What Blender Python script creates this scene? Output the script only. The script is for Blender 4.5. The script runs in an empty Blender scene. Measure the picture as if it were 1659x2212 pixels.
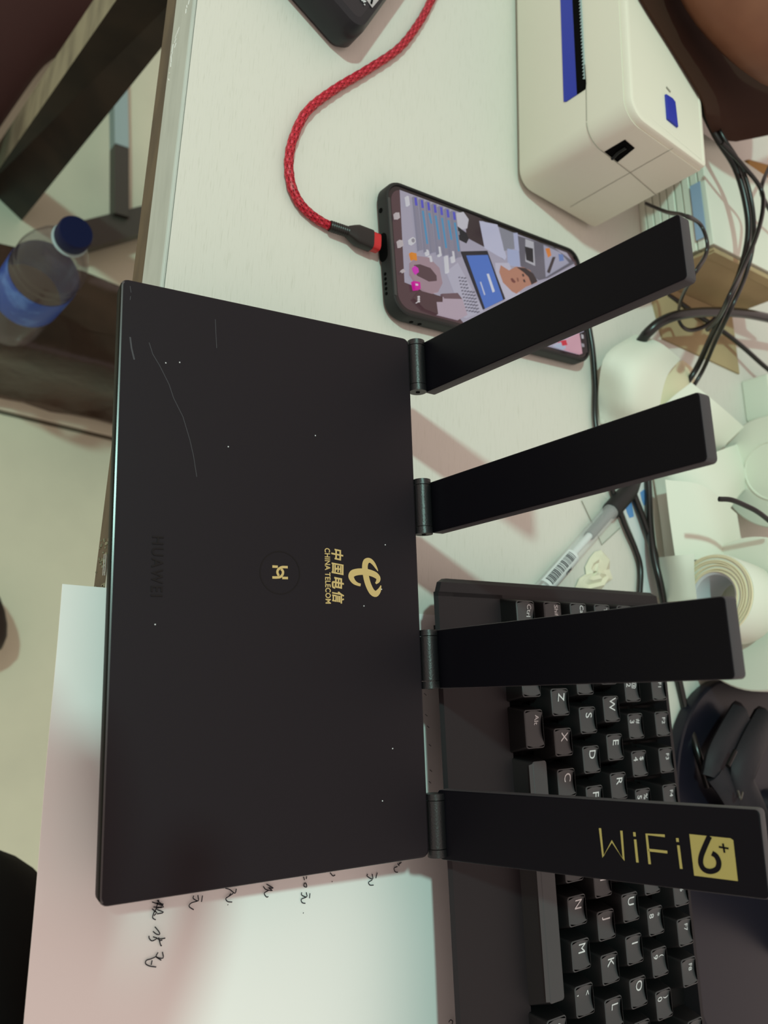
import bpy, bmesh, math, random
from mathutils import Vector, Matrix
random.seed(7)
D = bpy.data
SC = bpy.context.scene
COL = SC.collection

# ---------------------------------------------------------------- camera (real metres, desk top is z = 0)
CAM_F, CAM_H = 1804.85, 0.32897
FW = Vector((-0.2471, 0.5884, -0.7699)).normalized()
RT = Vector((-0.0383, 0.7880, 0.6145)); RT = (RT - FW*RT.dot(FW)).normalized()
DN = FW.cross(RT)
CAMP = Vector((0, 0, CAM_H))
cd = D.cameras.new('camera'); cam = D.objects.new('camera', cd); COL.objects.link(cam)
cam.matrix_world = Matrix(((RT.x, -DN.x, -FW.x, 0), (RT.y, -DN.y, -FW.y, 0), (RT.z, -DN.z, -FW.z, CAM_H), (0, 0, 0, 1)))
cd.sensor_fit = 'HORIZONTAL'; cd.sensor_width = 36; cd.lens = 36*CAM_F/1659
cd.clip_start = 0.01; cd.clip_end = 20
cd.dof.use_dof = True; cd.dof.focus_distance = 0.36; cd.dof.aperture_fstop = 17
SC.camera = cam

# ---------------------------------------------------------------- light
SC.view_settings.view_transform = 'Standard'
SC.view_settings.look = 'None'
SC.view_settings.gamma = 1
SC.view_settings.use_curve_mapping = False
SC.view_settings.exposure = 0.0
wd = D.worlds.new('World'); SC.world = wd; wd.use_nodes = True
bg = wd.node_tree.nodes['Background']
bg.inputs[0].default_value = (1.0, 0.80, 0.72, 1); bg.inputs[1].default_value = 0.74
kl = D.lights.new('ceiling_lamp', 'AREA'); kl.shape = 'DISK'; kl.size = 0.10
kl.color = (0.56, 1.0, 0.88); kl.energy = 35
ko = D.objects.new('ceiling_lamp', kl); COL.objects.link(ko)
ko.location = (-0.63, -1.09, 2.2)
ko.rotation_euler = (Vector((-0.05, 0.33, 0)) - ko.location).to_track_quat('-Z', 'Y').to_euler()

# ---------------------------------------------------------------- helpers
def at(px, py, z=0.0):
    v = FW*CAM_F + RT*(px-829.5) + DN*(py-1106)
    return CAMP + v*((z-CAM_H)/v.z)
def ray(px, py, P, n):
    v = FW*CAM_F + RT*(px-829.5) + DN*(py-1106)
    return CAMP + v*((Vector(P)-CAMP).dot(n)/v.dot(n))
WM = {}
class Frame:
    def __init__(s, O, U, V):
        s.O = Vector(O); s.U = Vector(U).normalized(); V = Vector(V)
        s.V = (V - s.U*V.dot(s.U)).normalized(); s.N = s.U.cross(s.V)
    def m(s):
        return Matrix(((s.U.x, s.V.x, s.N.x, s.O.x), (s.U.y, s.V.y, s.N.y, s.O.y), (s.U.z, s.V.z, s.N.z, s.O.z), (0, 0, 0, 1)))
    def w(s, u, v, n=0): return s.O + s.U*u + s.V*v + s.N*n
    def px(s, px, py, n=0):           # local (u, v) of the point seen at a pixel on the plane height n
        d = ray(px, py, s.O + s.N*n, s.N) - s.O
        return (d.dot(s.U), d.dot(s.V))
def yawframe(O, yaw, tv=0, tu=0):
    c, s_ = math.cos(yaw), math.sin(yaw)
    V = Vector((-s_*math.cos(tv), c*math.cos(tv), math.sin(tv)))
    U = Vector((c*math.cos(tu), s_*math.cos(tu), math.sin(tu)))
    U = U - V*U.dot(V)
    return Frame(O, U, V)
def tag(o, label=None, cat=None, group=None, kind=None):
    for k, v in (('label', label), ('category', cat), ('group', group), ('kind', kind)):
        if v: o[k] = v
    return o
def thing(name, label, cat, loc=(0, 0, 0), frame=None, group=None, kind=None):
    o = D.objects.new(name, None); COL.objects.link(o); o.empty_display_size = .02
    m = frame.m() if frame else Matrix.Translation(Vector(loc))
    o.matrix_world = m; WM[o.name] = m
    return tag(o, label, cat, group, kind)
def mesh(name, vf, mats, smooth=False, fm=None):
    vs, fs = vf[0], vf[1]
    me = D.meshes.new(name); me.from_pydata([tuple(v) for v in vs], [], fs)
    for m in (mats if isinstance(mats, (list, tuple)) else [mats]): me.materials.append(m)
    bm = bmesh.new(); bm.from_mesh(me); bmesh.ops.recalc_face_normals(bm, faces=bm.faces); bm.to_mesh(me); bm.free()
    if fm: me.polygons.foreach_set('material_index', fm)
    if smooth:
        me.polygons.foreach_set('use_smooth', [True]*len(me.polygons))
        try: me.set_sharp_from_angle(angle=math.radians(smooth if smooth > 1 else 40))
        except Exception: pass
        me.polygons.foreach_set('use_smooth', [len(p.vertices) < 7 for p in me.polygons])
    me.update()
    return me
def part(name, vf, mats, parent, world=False, smooth=False, label=None, fm=None, local=None):
    """a mesh child; vertices local to the parent, or world ones when world=True"""
    vs = [Vector(v) for v in vf[0]]
    if world:
        inv = WM[parent.name].inverted(); vs = [inv @ v for v in vs]
    c = sum(vs, Vector())/len(vs)
    me = mesh(name, ([v-c for v in vs], vf[1]), mats, smooth, fm)
    o = D.objects.new(name, me); COL.objects.link(o); o.parent = parent; o.location = c
    WM[o.name] = WM[parent.name] @ Matrix.Translation(c)
    if label: o['label'] = label
    return o
def solo(name, vf, mats, label, cat, smooth=False, group=None, kind=None, fm=None):
    vs = [Vector(v) for v in vf[0]]
    c = sum(vs, Vector())/len(vs); c.z = min(v.z for v in vs)
    me = mesh(name, ([v-c for v in vs], vf[1]), mats, smooth, fm)
    o = D.objects.new(name, me); COL.objects.link(o); o.location = c
    WM[o.name] = Matrix.Translation(c)
    return tag(o, label, cat, group, kind)
def join(*vfs):
    V, F = [], []
    for v, f in vfs:
        n = len(V); V += [Vector(a) for a in v]; F += [tuple(i+n for i in q) for q in f]
    return V, F
def xf(vf, frame): return [frame.w(*v) for v in vf[0]], vf[1]
def box(x0, x1, y0, y1, z0, z1):
    v = [(x, y, z) for z in (z0, z1) for y in (y0, y1) for x in (x0, x1)]
    return v, [(0, 2, 3, 1), (4, 5, 7, 6), (0, 1, 5, 4), (2, 6, 7, 3), (0, 4, 6, 2), (1, 3, 7, 5)]
def hexa(b, t):      # four bottom points, four top points
    return list(b)+list(t), [(3, 2, 1, 0), (4, 5, 6, 7), (0, 1, 5, 4), (1, 2, 6, 5), (2, 3, 7, 6), (3, 0, 4, 7)]
def rrect(x0, x1, y0, y1, r, n=5):
    o = []
    for cx, cy, a in ((x1-r, y1-r, 0), (x0+r, y1-r, 90), (x0+r, y0+r, 180), (x1-r, y0+r, 270)):
        for i in range(n+1):
            t = math.radians(a+90*i/n); o.append((cx+r*math.cos(t), cy+r*math.sin(t)))
    return o
def inset(ol, d):
    n = len(ol); out = []
    ar = sum(ol[i][0]*ol[(i+1) % n][1]-ol[(i+1) % n][0]*ol[i][1] for i in range(n))
    sg = 1 if ar > 0 else -1
    for i in range(n):
        a, b, c = Vector(ol[i-1]), Vector(ol[i]), Vector(ol[(i+1) % n])
        e1, e2 = (b-a), (c-b)
        e1 = e1.normalized() if e1.length > 1e-9 else Vector((0, 0)); e2 = e2.normalized() if e2.length > 1e-9 else e1
        nn = Vector((-e1.y-e2.y, e1.x+e2.x))
        if nn.length < 1e-6: out.append(tuple(b)); continue
        nn.normalize(); k = max(.4, nn.dot(Vector((-e1.y, e1.x))))
        out.append(tuple(b+nn*(sg*d/k)))
    return out
def loft(layers, cap0=True, cap1=True):     # list of equal-length rings of 3-D points
    n = len(layers[0]); V = [p for L in layers for p in L]; F = []
    for k in range(len(layers)-1):
        for i in range(n):
            j = (i+1) % n; F.append((k*n+i, k*n+j, (k+1)*n+j, (k+1)*n+i))
    if cap0: F.append(tuple(range(n-1, -1, -1)))
    if cap1: F.append(tuple(range((len(layers)-1)*n, len(layers)*n)))
    return V, F
def prism(ol, z0, z1, bev=0, bev0=None):
    b0 = bev if bev0 is None else bev0
    L = []
    if b0: L += [[(x, y, z0) for x, y in inset(ol, b0)], [(x, y, z0+b0) for x, y in ol]]
    else: L += [[(x, y, z0) for x, y in ol]]
    if bev:
        L += [[(x, y, z1-bev) for x, y in ol], [(x, y, z1-bev*.3) for x, y in inset(ol, bev*.3)], [(x, y, z1) for x, y in inset(ol, bev)]]
    else: L += [[(x, y, z1) for x, y in ol]]
    return loft(L)
def smooth_path(pts, step=8):
    P = [Vector(p) for p in pts]; P = [P[0]*2-P[1]]+P+[P[-1]*2-P[-2]]; out = []
    for i in range(1, len(P)-2):
        for k in range(step):
            t = k/step; a, b, c, d = P[i-1], P[i], P[i+1], P[i+2]
            out.append(.5*((2*b)+(c-a)*t+(2*a-5*b+4*c-d)*t*t+(3*b-a-3*c+d)*t**3))
    out.append(P[-2]); return out
def tube(pts, r, n=10, cap=True, flat=1.0, rf=None):
    P = [Vector(p) for p in pts]; L = []; up = Vector((0, 0, 1))
    for i, p in enumerate(P):
        t = (P[min(i+1, len(P)-1)]-P[max(i-1, 0)]).normalized()
        a = t.cross(up)
        if a.length < .05: a = t.cross(Vector((0, 1, 0)))
        a.normalize(); b = a.cross(t).normalized(); rr = r[i] if isinstance(r, (list, tuple)) else r
        L.append([p+a*(rr*math.cos(2*math.pi*k/n)*(rf(i, k) if rf else 1))+b*(rr*flat*math.sin(2*math.pi*k/n)*(rf(i, k) if rf else 1)) for k in range(n)])
    return loft(L, cap, cap)
def cyl(a, b, r, n=24, r2=None):
    a, b = Vector(a), Vector(b); t = (b-a).normalized()
    s_ = t.cross(Vector((0, 0, 1)) if abs(t.z) < .9 else Vector((1, 0, 0))).normalized(); q = s_.cross(t)
    r2 = r if r2 is None else r2
    return loft([[c+s_*(rr*math.cos(2*math.pi*k/n))+q*(rr*math.sin(2*math.pi*k/n)) for k in range(n)] for c, rr in ((a, r), (b, r2))])
def lathe(prof, n=32, O=(0, 0, 0), axis=(0, 0, 1), capb=True, capt=True):   # profile of (r, h)
    O, t = Vector(O), Vector(axis).normalized()
    s_ = t.cross(Vector((0, 0, 1)) if abs(t.z) < .9 else Vector((1, 0, 0))).normalized(); q = t.cross(s_)
    return loft([[O+t*h+s_*(r*math.cos(2*math.pi*k/n))+q*(r*math.sin(2*math.pi*k/n)) for k in range(n)] for r, h in prof], capb, capt)
def ribbon(pts, w, n=0.0, closed=False):     # flat stroke in a plane, pts 2-D, w number or list; slightly thick
    P = [Vector(p) for p in pts]; m = len(P); V = []; F = []
    for i, p in enumerate(P):
        a = P[i-1] if (i or closed) else p; b = P[(i+1) % m] if (i < m-1 or closed) else p
        t = (b-a); t = t.normalized() if t.length > 1e-9 else Vector((1, 0)); nn = Vector((-t.y, t.x))
        ww = (w[i] if isinstance(w, (list, tuple)) else w)/2
        V += [(*(p+nn*ww), n), (*(p-nn*ww), n), (*(p+nn*ww), n-8e-5), (*(p-nn*ww), n-8e-5)]
    for i in range(m if closed else m-1):
        a, b = 4*i, 4*((i+1) % m); F += [(a, b, b+1, a+1), (a, a+2, b+2, b), (a+1, b+1, b+3, a+3), (a+2, a+3, b+3, b+2)]
    if not closed: F += [(0, 1, 3, 2), (4*m-4, 4*m-2, 4*m-1, 4*m-3)]
    return V, F
def plate(ol, n0, n1): return prism(ol, n0, n1)
def textvf(s, size, bold=0.0, shear=0, xs=1.0, space=1.0):
    cu = D.curves.new('t', 'FONT'); cu.body = s; cu.size = size; cu.align_x = 'CENTER'; cu.align_y = 'CENTER'
    cu.offset = bold; cu.shear = shear; cu.resolution_u = 3; cu.extrude = 3e-5; cu.space_character = space
    o = D.objects.new('t', cu); COL.objects.link(o)
    bpy.context.view_layer.update()
    me = D.meshes.new_from_object(o.evaluated_get(bpy.context.evaluated_depsgraph_get()))
    V = [(v.co.x*xs, v.co.y, v.co.z) for v in me.vertices]; F = [tuple(p.vertices) for p in me.polygons]
    D.objects.remove(o); D.curves.remove(cu); D.meshes.remove(me)
    return V, F
def move(vf, dx=0, dy=0, dz=0): return [(v[0]+dx, v[1]+dy, v[2]+dz) for v in vf[0]], vf[1]
def rot(vf, a):
    c, s_ = math.cos(a), math.sin(a); return [(v[0]*c-v[1]*s_, v[0]*s_+v[1]*c, v[2]) for v in vf[0]], vf[1]

# ---------------------------------------------------------------- materials
def s2l(c): return tuple(((x/255)/12.92 if x/255 <= .04045 else ((x/255+.055)/1.055)**2.4) for x in c)+(1,)
def mat(name, col, rough=.5, spec=.5, metal=0, noise=None, bump=None, emit=None, es=1, trans=0, alpha=1, ior=1.45, coat=0, lin=False):
    m = D.materials.new(name); m.use_nodes = True; nt = m.node_tree; b = nt.nodes['Principled BSDF']
    c = tuple(col)+(1,) if lin else s2l(col)
    b.inputs['Base Color'].default_value = c; b.inputs['Roughness'].default_value = rough
    b.inputs['Specular IOR Level'].default_value = spec; b.inputs['Metallic'].default_value = metal
    b.inputs['IOR'].default_value = ior; b.inputs['Coat Weight'].default_value = coat
    if trans: b.inputs['Transmission Weight'].default_value = trans
    if alpha < 1: b.inputs['Alpha'].default_value = alpha
    if emit: b.inputs['Emission Color'].default_value = s2l(emit); b.inputs['Emission Strength'].default_value = es
    tc = nt.nodes.new('ShaderNodeTexCoord')
    def nz(scale, vec, detail=4):
        n = nt.nodes.new('ShaderNodeTexNoise'); n.inputs['Scale'].default_value = scale; n.inputs['Detail'].default_value = detail
        mp = nt.nodes.new('ShaderNodeMapping'); mp.inputs['Scale'].default_value = vec
        nt.links.new(tc.outputs['Object'], mp.inputs[0]); nt.links.new(mp.outputs[0], n.inputs['Vector']); return n
    if noise:                       # (scale, vec, colour2, lo, hi)
        sc, vec, c2, lo, hi = noise
        n = nz(sc, vec); r = nt.nodes.new('ShaderNodeMapRange'); r.inputs[1].default_value = lo; r.inputs[2].default_value = hi
        mx = nt.nodes.new('ShaderNodeMix'); mx.data_type = 'RGBA'; mx.inputs[6].default_value = c; mx.inputs[7].default_value = s2l(c2)
        nt.links.new(n.outputs[0], r.inputs[0]); nt.links.new(r.outputs[0], mx.inputs[0]); nt.links.new(mx.outputs[2], b.inputs['Base Color'])
    if bump:
        sc, vec, st, dist = bump
        n = nz(sc, vec); bp = nt.nodes.new('ShaderNodeBump'); bp.inputs['Strength'].default_value = st; bp.inputs['Distance'].default_value = dist
        nt.links.new(n.outputs[0], bp.inputs['Height']); nt.links.new(bp.outputs[0], b.inputs['Normal'])
    return m
M = {}
M['desk'] = mat('whitewashed_wood', (213, 211, 202), .42, .4, noise=(60, (1.5, 40, 1), (176, 176, 160), .58, .92), bump=(60, (1, 30, 1), .12, .0004))
M['band'] = mat('edge_band', (184, 190, 182), .45, noise=(30, (1, 6, 6), (174, 180, 172), .4, .7))
M['frame'] = mat('brown_painted_steel', (92, 76, 56), .5, .4, noise=(25, (1, 3, 3), (70, 56, 42), .4, .65))
M['legm'] = mat('dark_brown_wood', (46, 38, 30), .5, .3, noise=(14, (1, 1, 1), (24, 20, 16), .4, .7))
M['legtop'] = mat('lit_leg_worn_fleck', (140, 134, 110), .6, .3, noise=(14, (1, 1, 3), (104, 98, 80), .4, .7))  # pale lit face painted on the leg front; also worn rail flecks
M['tile'] = mat('ceramic_tile', (213, 210, 188), .4, .4, noise=(6, (1, 1, 1), (201, 198, 178), .4, .7))
M['grout'] = mat('grout', (96, 90, 76), .8)
M['black'] = mat('matte_black_plastic', (27, 22, 27), .45, .22, bump=(900, (1, 1, 1), .05, .0002))
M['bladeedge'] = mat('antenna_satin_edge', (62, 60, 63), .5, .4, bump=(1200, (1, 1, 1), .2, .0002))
M['blade'] = mat('antenna_black_plastic', (13, 12, 17), .4, .10, bump=(900, (1, 1, 1), .04, .0002))
M['blackside'] = mat('router_gloss_black', (3, 3, 3), .35, .05)
M['chamfer'] = mat('router_highlight_chamfer', (60, 58, 60), .25, .8)  # lighter front chamfer paints in the bright highlight along the router edge
M['hinge'] = mat('hinge_black_plastic', (22, 22, 24), .36, .6, bump=(1400, (1, 1, 1), .35, .0003))
M['gold'] = mat('gold_print', (196, 168, 112), .5, .4)
M['yellow'] = mat('olive_yellow_print', (160, 144, 84), .55, .3)
M['white_print'] = mat('white_print', (205, 208, 210), .6, .3)
M['glossblack'] = mat('glossy_black', (5, 5, 6), .3, .35)
M['scratch'] = mat('pale_scratch', (60, 60, 65), .5)
M['paper'] = mat('white_paper', (240, 238, 236), .8, .1, bump=(30, (1, 1, 1), .1, .001))
M['ink'] = mat('pencil_ink', (48, 50, 56), .7)
M['kcase'] = mat('keyboard_case_plastic', (31, 27, 30), .5, .3, bump=(1500, (1, 1, 1), .1, .0002))
M['kwell'] = mat('keyboard_plate_black', (10, 10, 11), .6, .2)
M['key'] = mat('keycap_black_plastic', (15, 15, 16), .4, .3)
M['keytop'] = mat('keycap_lit_top', (56, 58, 60), .36, .5, bump=(1800, (1, 1, 1), .12, .0002))  # lamp light on the key tops painted in as a lighter grey
M['case'] = mat('phone_case_rubber', (30, 31, 31), .5, .4)
M['bezel'] = mat('phone_glass_black', (20, 14, 16), .1, .6)
M['rim'] = mat('phone_case_rim', (54, 56, 56), .35, .6)
M['hole'] = mat('black_hole', (3, 3, 3), .9, .1)
M['red'] = mat('red_plastic', (190, 34, 38), .35)
M['braid'] = mat('red_braid', (176, 20, 40), .45, .5)
M['braid2'] = mat('light_red_braid_strand', (214, 62, 84), .4, .6)
M['braid3'] = mat('dark_red_braid_gap', (104, 8, 22), .6, .3)
M['plug'] = mat('plug_black_plastic', (28, 25, 23), .4, .5)
M['pwhite'] = mat('printer_white_plastic', (226, 224, 208), .42, .45)
M['seam'] = mat('printer_seam_grey', (150, 150, 138), .6)
M['blue'] = mat('printer_blue_plastic', (30, 50, 165), .4, .5)
M['cable'] = mat('black_cable_rubber', (20, 20, 19), .3, .6)
M['label'] = mat('white_label_paper', (222, 226, 212), .6, .25)
M['cream'] = mat('cream_label_liner', (226, 216, 184), .6, .2)
M['core'] = mat('grey_card_core', (196, 198, 202), .7)
M['kraft'] = mat('kraft_card', (176, 158, 122), .75, .15, noise=(12, (1, 1, 1), (160, 142, 110), .4, .7))
M['bluelab'] = mat('blue_label_print', (96, 148, 206), .6)
M['palelab'] = mat('pale_blue_label', (150, 176, 206), .6)
M['skin'] = mat('skin', (128, 88, 66), .55, .3, noise=(20, (1, 1, 1), (112, 74, 56), .4, .7))
M['shadesheet'] = mat('dark_brown_shade', (58, 39, 30), .9, .1)  # dark brown of a sheet added in place of the shade behind the printer
M['trouser'] = mat('dark_red_brown_cloth', (58, 36, 34), .85, .15)
M['shoe'] = mat('dark_shoe', (36, 26, 18), .6, .3)
M['blackcloth'] = mat('black_cloth', (14, 13, 13), .9, .1)
M['bag'] = mat('brown_glossy_plastic', (58, 42, 33), .25, .45, noise=(9, (1, 1, 1), (38, 27, 21), .4, .65), bump=(16, (1, 1, 1), .5, .01))
M['pet'] = mat('clear_bottle_plastic', (96, 90, 88), .08, .9, alpha=.36)
M['cap'] = mat('navy_blue_cap', (8, 18, 56), .5, .2)
M['blabel'] = mat('blue_bottle_label', (26, 66, 150), .4, .5, noise=(30, (1, 1, 1), (84, 130, 196), .52, .7))
M['clear'] = mat('clear_pen_plastic', (240, 244, 244), .08, .8, alpha=.28)
M['inkfill'] = mat('pen_refill_grey', (70, 72, 70), .4)
M['grip'] = mat('pen_grip_rubber', (24, 24, 25), .55)
M['sticker'] = mat('white_sticker', (214, 220, 220), .5)
M['film'] = mat('clear_film', (224, 232, 222), .15, .5, alpha=.22)
M['tape'] = mat('crumpled_cream_tape', (228, 224, 200), .5)
M['steel'] = mat('dark_steel_tube', (58, 56, 50), .4, .5)
M['steelblue'] = mat('pale_blue_steel', (150, 170, 172), .4, .5)
M['orange'] = mat('ochre_card', (176, 132, 54), .6)
M['wire'] = mat('dark_red_wire', (96, 24, 16), .4)
M['base'] = mat('monitor_base_black', (22, 22, 32), .3, .35)
M['bagblack'] = mat('black_strap_fabric', (34, 33, 38), .6, .3, bump=(60, (1, 1, 1), .3, .002))

# ================================================================ SETTING
floor = thing('floor', 'pale cream ceramic tile floor below the desk', None, (0, 0, -.75), kind='structure')
part('grout_bed', box(-2.4, 2.2, -2.4, 2.2, -.03, -.004), M['grout'], floor)
tz = .8; gx = -.362; gy = -.35
for i in range(-2, 3):
    for j in range(-2, 3):
        x0, y0 = gx+i*tz, gy+j*tz
        part('tile', prism([(x0+.003, y0+.003), (x0+tz-.003, y0+.003), (x0+tz-.003, y0+tz-.003), (x0+.003, y0+tz-.003)], -.012, 0, .0012, 0), M['tile'], floor)

# ---- desk: top, front edge band, steel apron, leg
EY = .1217
desk = thing('desk', 'whitewashed wooden office desk with grey edge band and dark brown legs', 'desk', (0, EY, -.75))
part('desktop', box(-1.05, .75, EY+.0020, .80, -.025, 0), M['desk'], desk, world=True, smooth=False)
part('edge_band', loft([[(x, y, z) for y, z in ((EY+.0004, -.0245), (EY, -.024), (EY, -.0010), (EY+.0004, -.0003), (EY+.0009, 0), (EY+.00165, 0), (EY+.00165, -.0245))] for x in (-1.05, .75)]), M['band'], desk, world=True, label='grey front edge band with faint white scratches')
part('apron', box(-1.05, .75, EY+.0008, EY+.03, -.0405, -.0255), M['frame'], desk, world=True, label='dark brown front rail')
# faint paint scratches on the band
sv = []
for px, py in ((415, 5), (411, 14), (409, 24), (392, 66), (388, 76), (386, 88), (380, 104), (378, 118), (377, 128), (376, 140), (374, 158), (372, 172), (386, 98)):
    P = ray(px-8, py, (0, EY-.0002, 0), Vector((0, 1, 0)))
    a = random.uniform(-.9, .9); l = random.uniform(.001, .0024)
    d = Vector((math.cos(a), 0, math.sin(a)))*l; w = Vector((0, 0, .00022))
    sv.append(hexa([P-d-w, P+d-w, P+d-w+Vector((0, .0003, 0)), P-d-w+Vector((0, .0003, 0))], [P-d+w, P+d+w, P+d+w+Vector((0, .0003, 0)), P-d+w+Vector((0, .0003, 0))]))
part('scratch', join(*sv), M['paper'], desk, world=True)
ps = []          # worn paint flecks on the brown rail near the router
for k in range(46):
    x = random.uniform(-.075, -.035); z = random.uniform(-.040, -.027); s_ = random.uniform(.0003, .0009)
    ps.append(box(x-s_, x+s_, EY+.0004, EY+.0009, z-s_*random.uniform(.4, 1.6), z+s_))
part('paint_fleck', join(*ps), M['legtop'], desk, world=True)
NY = Vector((0, 1, 0))
def vline(p1, p2, y, z0, z1):
    A, B = ray(*p1, (0, y, 0), NY), ray(*p2, (0, y, 0), NY)
    f = lambda z: A+(B-A)*((z-A.z)/(B.z-A.z))
    return f(z0), f(z1)
A0, A1 = vline((202, 0), (10, 290), .155, -.75, -.0405)
B0, B1 = vline((251, 0), (43, 300), .155, -.75, -.0405)
C0, C1 = vline((341, 113), (190, 300), .203, -.75, -.0405)
D0, D1 = A0+(C0-B0), A1+(C1-B1)
lg = part('leg', ([A0, B0, C0, D0, A1, B1, C1, D1], hexa(range(4), range(4))[1]), [M['legm'], M['legtop']], desk, world=True, label='slanting dark wooden leg with its front edge painted grey as lit')
for p in lg.data.polygons:
    if abs(p.normal.y) > .8 and p.center.y < 0: p.material_index = 1

# ================================================================ PAPER under the router
PF = yawframe((0, 0, 0), .055)
pc = [at(133, 1262), at(50, 2212)]
d = (pc[1]-pc[0]).normalized(); e = Vector((-d.y, d.x, 0))
W_, H_ = .297, .205
V = []; F = []
nx, ny = 30, 20
for j in range(ny+1):
    for i in range(nx+1):
        P = pc[0]+d*(W_*i/nx)+e*(H_*j/ny)
        V.append(Vector((P.x, P.y, .0006+.0004*math.sin(i*.7)*math.cos(j*.5)+(.0004 if j == 0 else 0))))
nn = len(V); V += [v-Vector((0, 0, .0003)) for v in V]
for j in range(ny):
    for i in range(nx):
        a = j*(nx+1)+i; F += [(a, a+1, a+nx+2, a+nx+1), (a+nn, a+nn+nx+1, a+nn+nx+2, a+nn+1)]
bd = [i for i in range(nx+1)]+[(j+1)*(nx+1)-1 for j in range(1, ny+1)]+[ny*(nx+1)+i for i in range(nx-1, -1, -1)]+[j*(nx+1) for j in range(ny-1, 0, -1)]
for k in range(len(bd)): a, b = bd[k], bd[(k+1) % len(bd)]; F.append((a, a+nn, b+nn, b))
paper = thing('paper_sheet', 'white paper sheet with handwriting lying under the black router', 'paper', tuple(pc[0]))
part('sheet', (V, F), M['paper'], paper, world=True, smooth=30)
# handwriting, traced as pen strokes on the sheet
Z7 = lambda x, y: (180+x/2.023, 1800+y/2.023)
hand = [
 [(300, 300), (345, 318), (318, 330), (350, 345), (322, 352)], [(322, 292), (350, 322), (306, 322)], [(330, 290), (312, 345)], [(318, 305), (350, 310)],
 [(300, 330), (322, 348)], [(310, 340), (302, 368), (316, 378)], [(318, 350), (308, 360)],
 [(304, 428), (318, 440), (332, 442), (330, 430), (312, 408)],
 [(328, 455), (338, 490), (342, 488)], [(358, 458), (330, 462), (318, 458)], [(318, 462), (300, 470), (288, 460), (286, 448)], [(322, 458), (304, 452)], [(332, 470), (345, 466)],
 [(345, 518), (348, 545), (318, 540), (326, 520)], [(318, 540), (340, 555)], [(318, 538), (296, 548), (275, 555), (272, 570), (290, 580), (318, 584)],
 [(300, 555), (296, 575)],
 [(520, 272), (516, 300)], [(500, 270), (502, 295), (480, 285), (482, 272)], [(498, 296), (470, 305), (462, 320), (482, 334)],
 [(668, 242), (662, 262), (640, 246), (620, 240)], [(655, 262), (636, 275), (645, 262)], [(636, 275), (622, 285), (630, 298), (650, 300)], [(630, 311), (632, 313)],
 [(800, 222), (830, 240), (808, 238), (826, 250), (798, 246), (786, 232)], [(808, 250), (790, 262), (800, 278), (808, 276)],
 [(962, 190), (966, 205)], [(976, 188), (974, 200)], [(964, 220), (972, 218), (976, 234), (964, 232), (964, 220)], [(990, 262), (988, 284)], [(974, 258), (976, 278), (954, 270), (954, 258)], [(972, 280), (952, 288), (956, 303), (970, 306)], [(960, 347), (962, 349)],
 [(1078, 172), (1090, 186), (1100, 182)], [(1086, 210), (1088, 212)],
 [(1284, 172), (1278, 196)], [(1262, 178), (1264, 200), (1240, 188), (1242, 178)], [(1262, 204), (1246, 214), (1252, 226), (1268, 226)],
 [(1390, 126), (1378, 136), (1384, 128)], [(1372, 132), (1380, 142)], [(1372, 145), (1358, 152), (1362, 168), (1374, 170)],
 [(1596, 826), (1604, 815), (1614, 822), (1610, 834)],
]
hv = []
for st in hand:
    q = [at(*Z7(*p), .0012) for p in st]
    hv.append(ribbon([(p.x, p.y) for p in smooth_path(q, 3)], .00042, .00135))
part('handwriting', join(*hv), M['ink'], paper, world=True)['kind'] = 'stuff'
# little pen ticks along the far edge of the sheet
tv = []
for px, py in ((916, 1500), (918, 1545), (922, 1570), (926, 1610), (951, 1575), (926, 1690), (928, 1665)):
    p = at(px, py, .0012); tv.append(ribbon([(p.x-.0005, p.y), (p.x+.0004, p.y+.0015)], .0003, .00135))
part('pen_tick', join(*tv), M['ink'], paper, world=True)

# ================================================================ ROUTER
RF = Frame((-.0567, .1694, .04), (0.9966, 0.0816, 0.009), (-0.0821, 0.9879, 0.1317))
RW, RD = .2292, .1326
router = thing('router', 'matte black router with four upright antennas and gold logos', 'router', frame=RF)
ol = rrect(-RW/2, RW/2, -RD/2, RD/2, .003, 4)
TH = .0088
top = part('top_plate', loft([[(x, y, -TH) for x, y in inset(ol, .0012)], [(x, y, -TH+.001) for x, y in inset(ol, .0004)], [(x, y, -.0008) for x, y in ol], [(x, y, -.0002) for x, y in inset(ol, .0003)], [(x, y, 0) for x, y in inset(ol, .0009)]]),
           [M['black'], M['blackside'], M['chamfer']], router, smooth=35)
for p in top.data.polygons:
    if p.normal.y < -.8: p.material_index = 1
    elif p.normal.y < -.25 and p.normal.z > .2: p.material_index = 2
# lower body: tapers in and rests on the paper
lo = rrect(-RW/2+.006, RW/2-.006, -RD/2+.030, RD/2-.006, .006, 4)
lb = inset(lo, .012)
def down(x, y):
    P = RF.w(x, y, -TH); return (P.x, P.y, .0026)
V1 = [RF.w(x, y, -TH+.0003) for x, y in lo]; V2 = [Vector(down(x, y)) for x, y in lb]
part('lower_body', loft([V2, V1]), M['blackside'], router, world=True, label='glossy black lower body')
for u, v in ((-.085, -.018), (.085, -.018), (-.085, .03), (.085, .03)):
    P = RF.w(u, v, 0); part('rubber_foot', cyl((P.x, P.y, .0012), (P.x, P.y, .0027), .005, 16), M['grip'], router, world=True)
def rpx(px, py, n=0): return RF.px(px, py, n)
FF = Frame(RF.w(0, -RD/2, 0), RF.U, RF.N)          # front face frame, normal points to the user
for dx in (0, 4.2, 8):
    a = FF.px(225.5+dx*.9, 1197, .0002); b = FF.px(222.5+dx*.9, 1243, .0002)
    part('status_light', xf(ribbon([a, b], .00035, .0003), FF), M['white_print'] if dx < 8 else M['scratch'], router, world=True)
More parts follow.
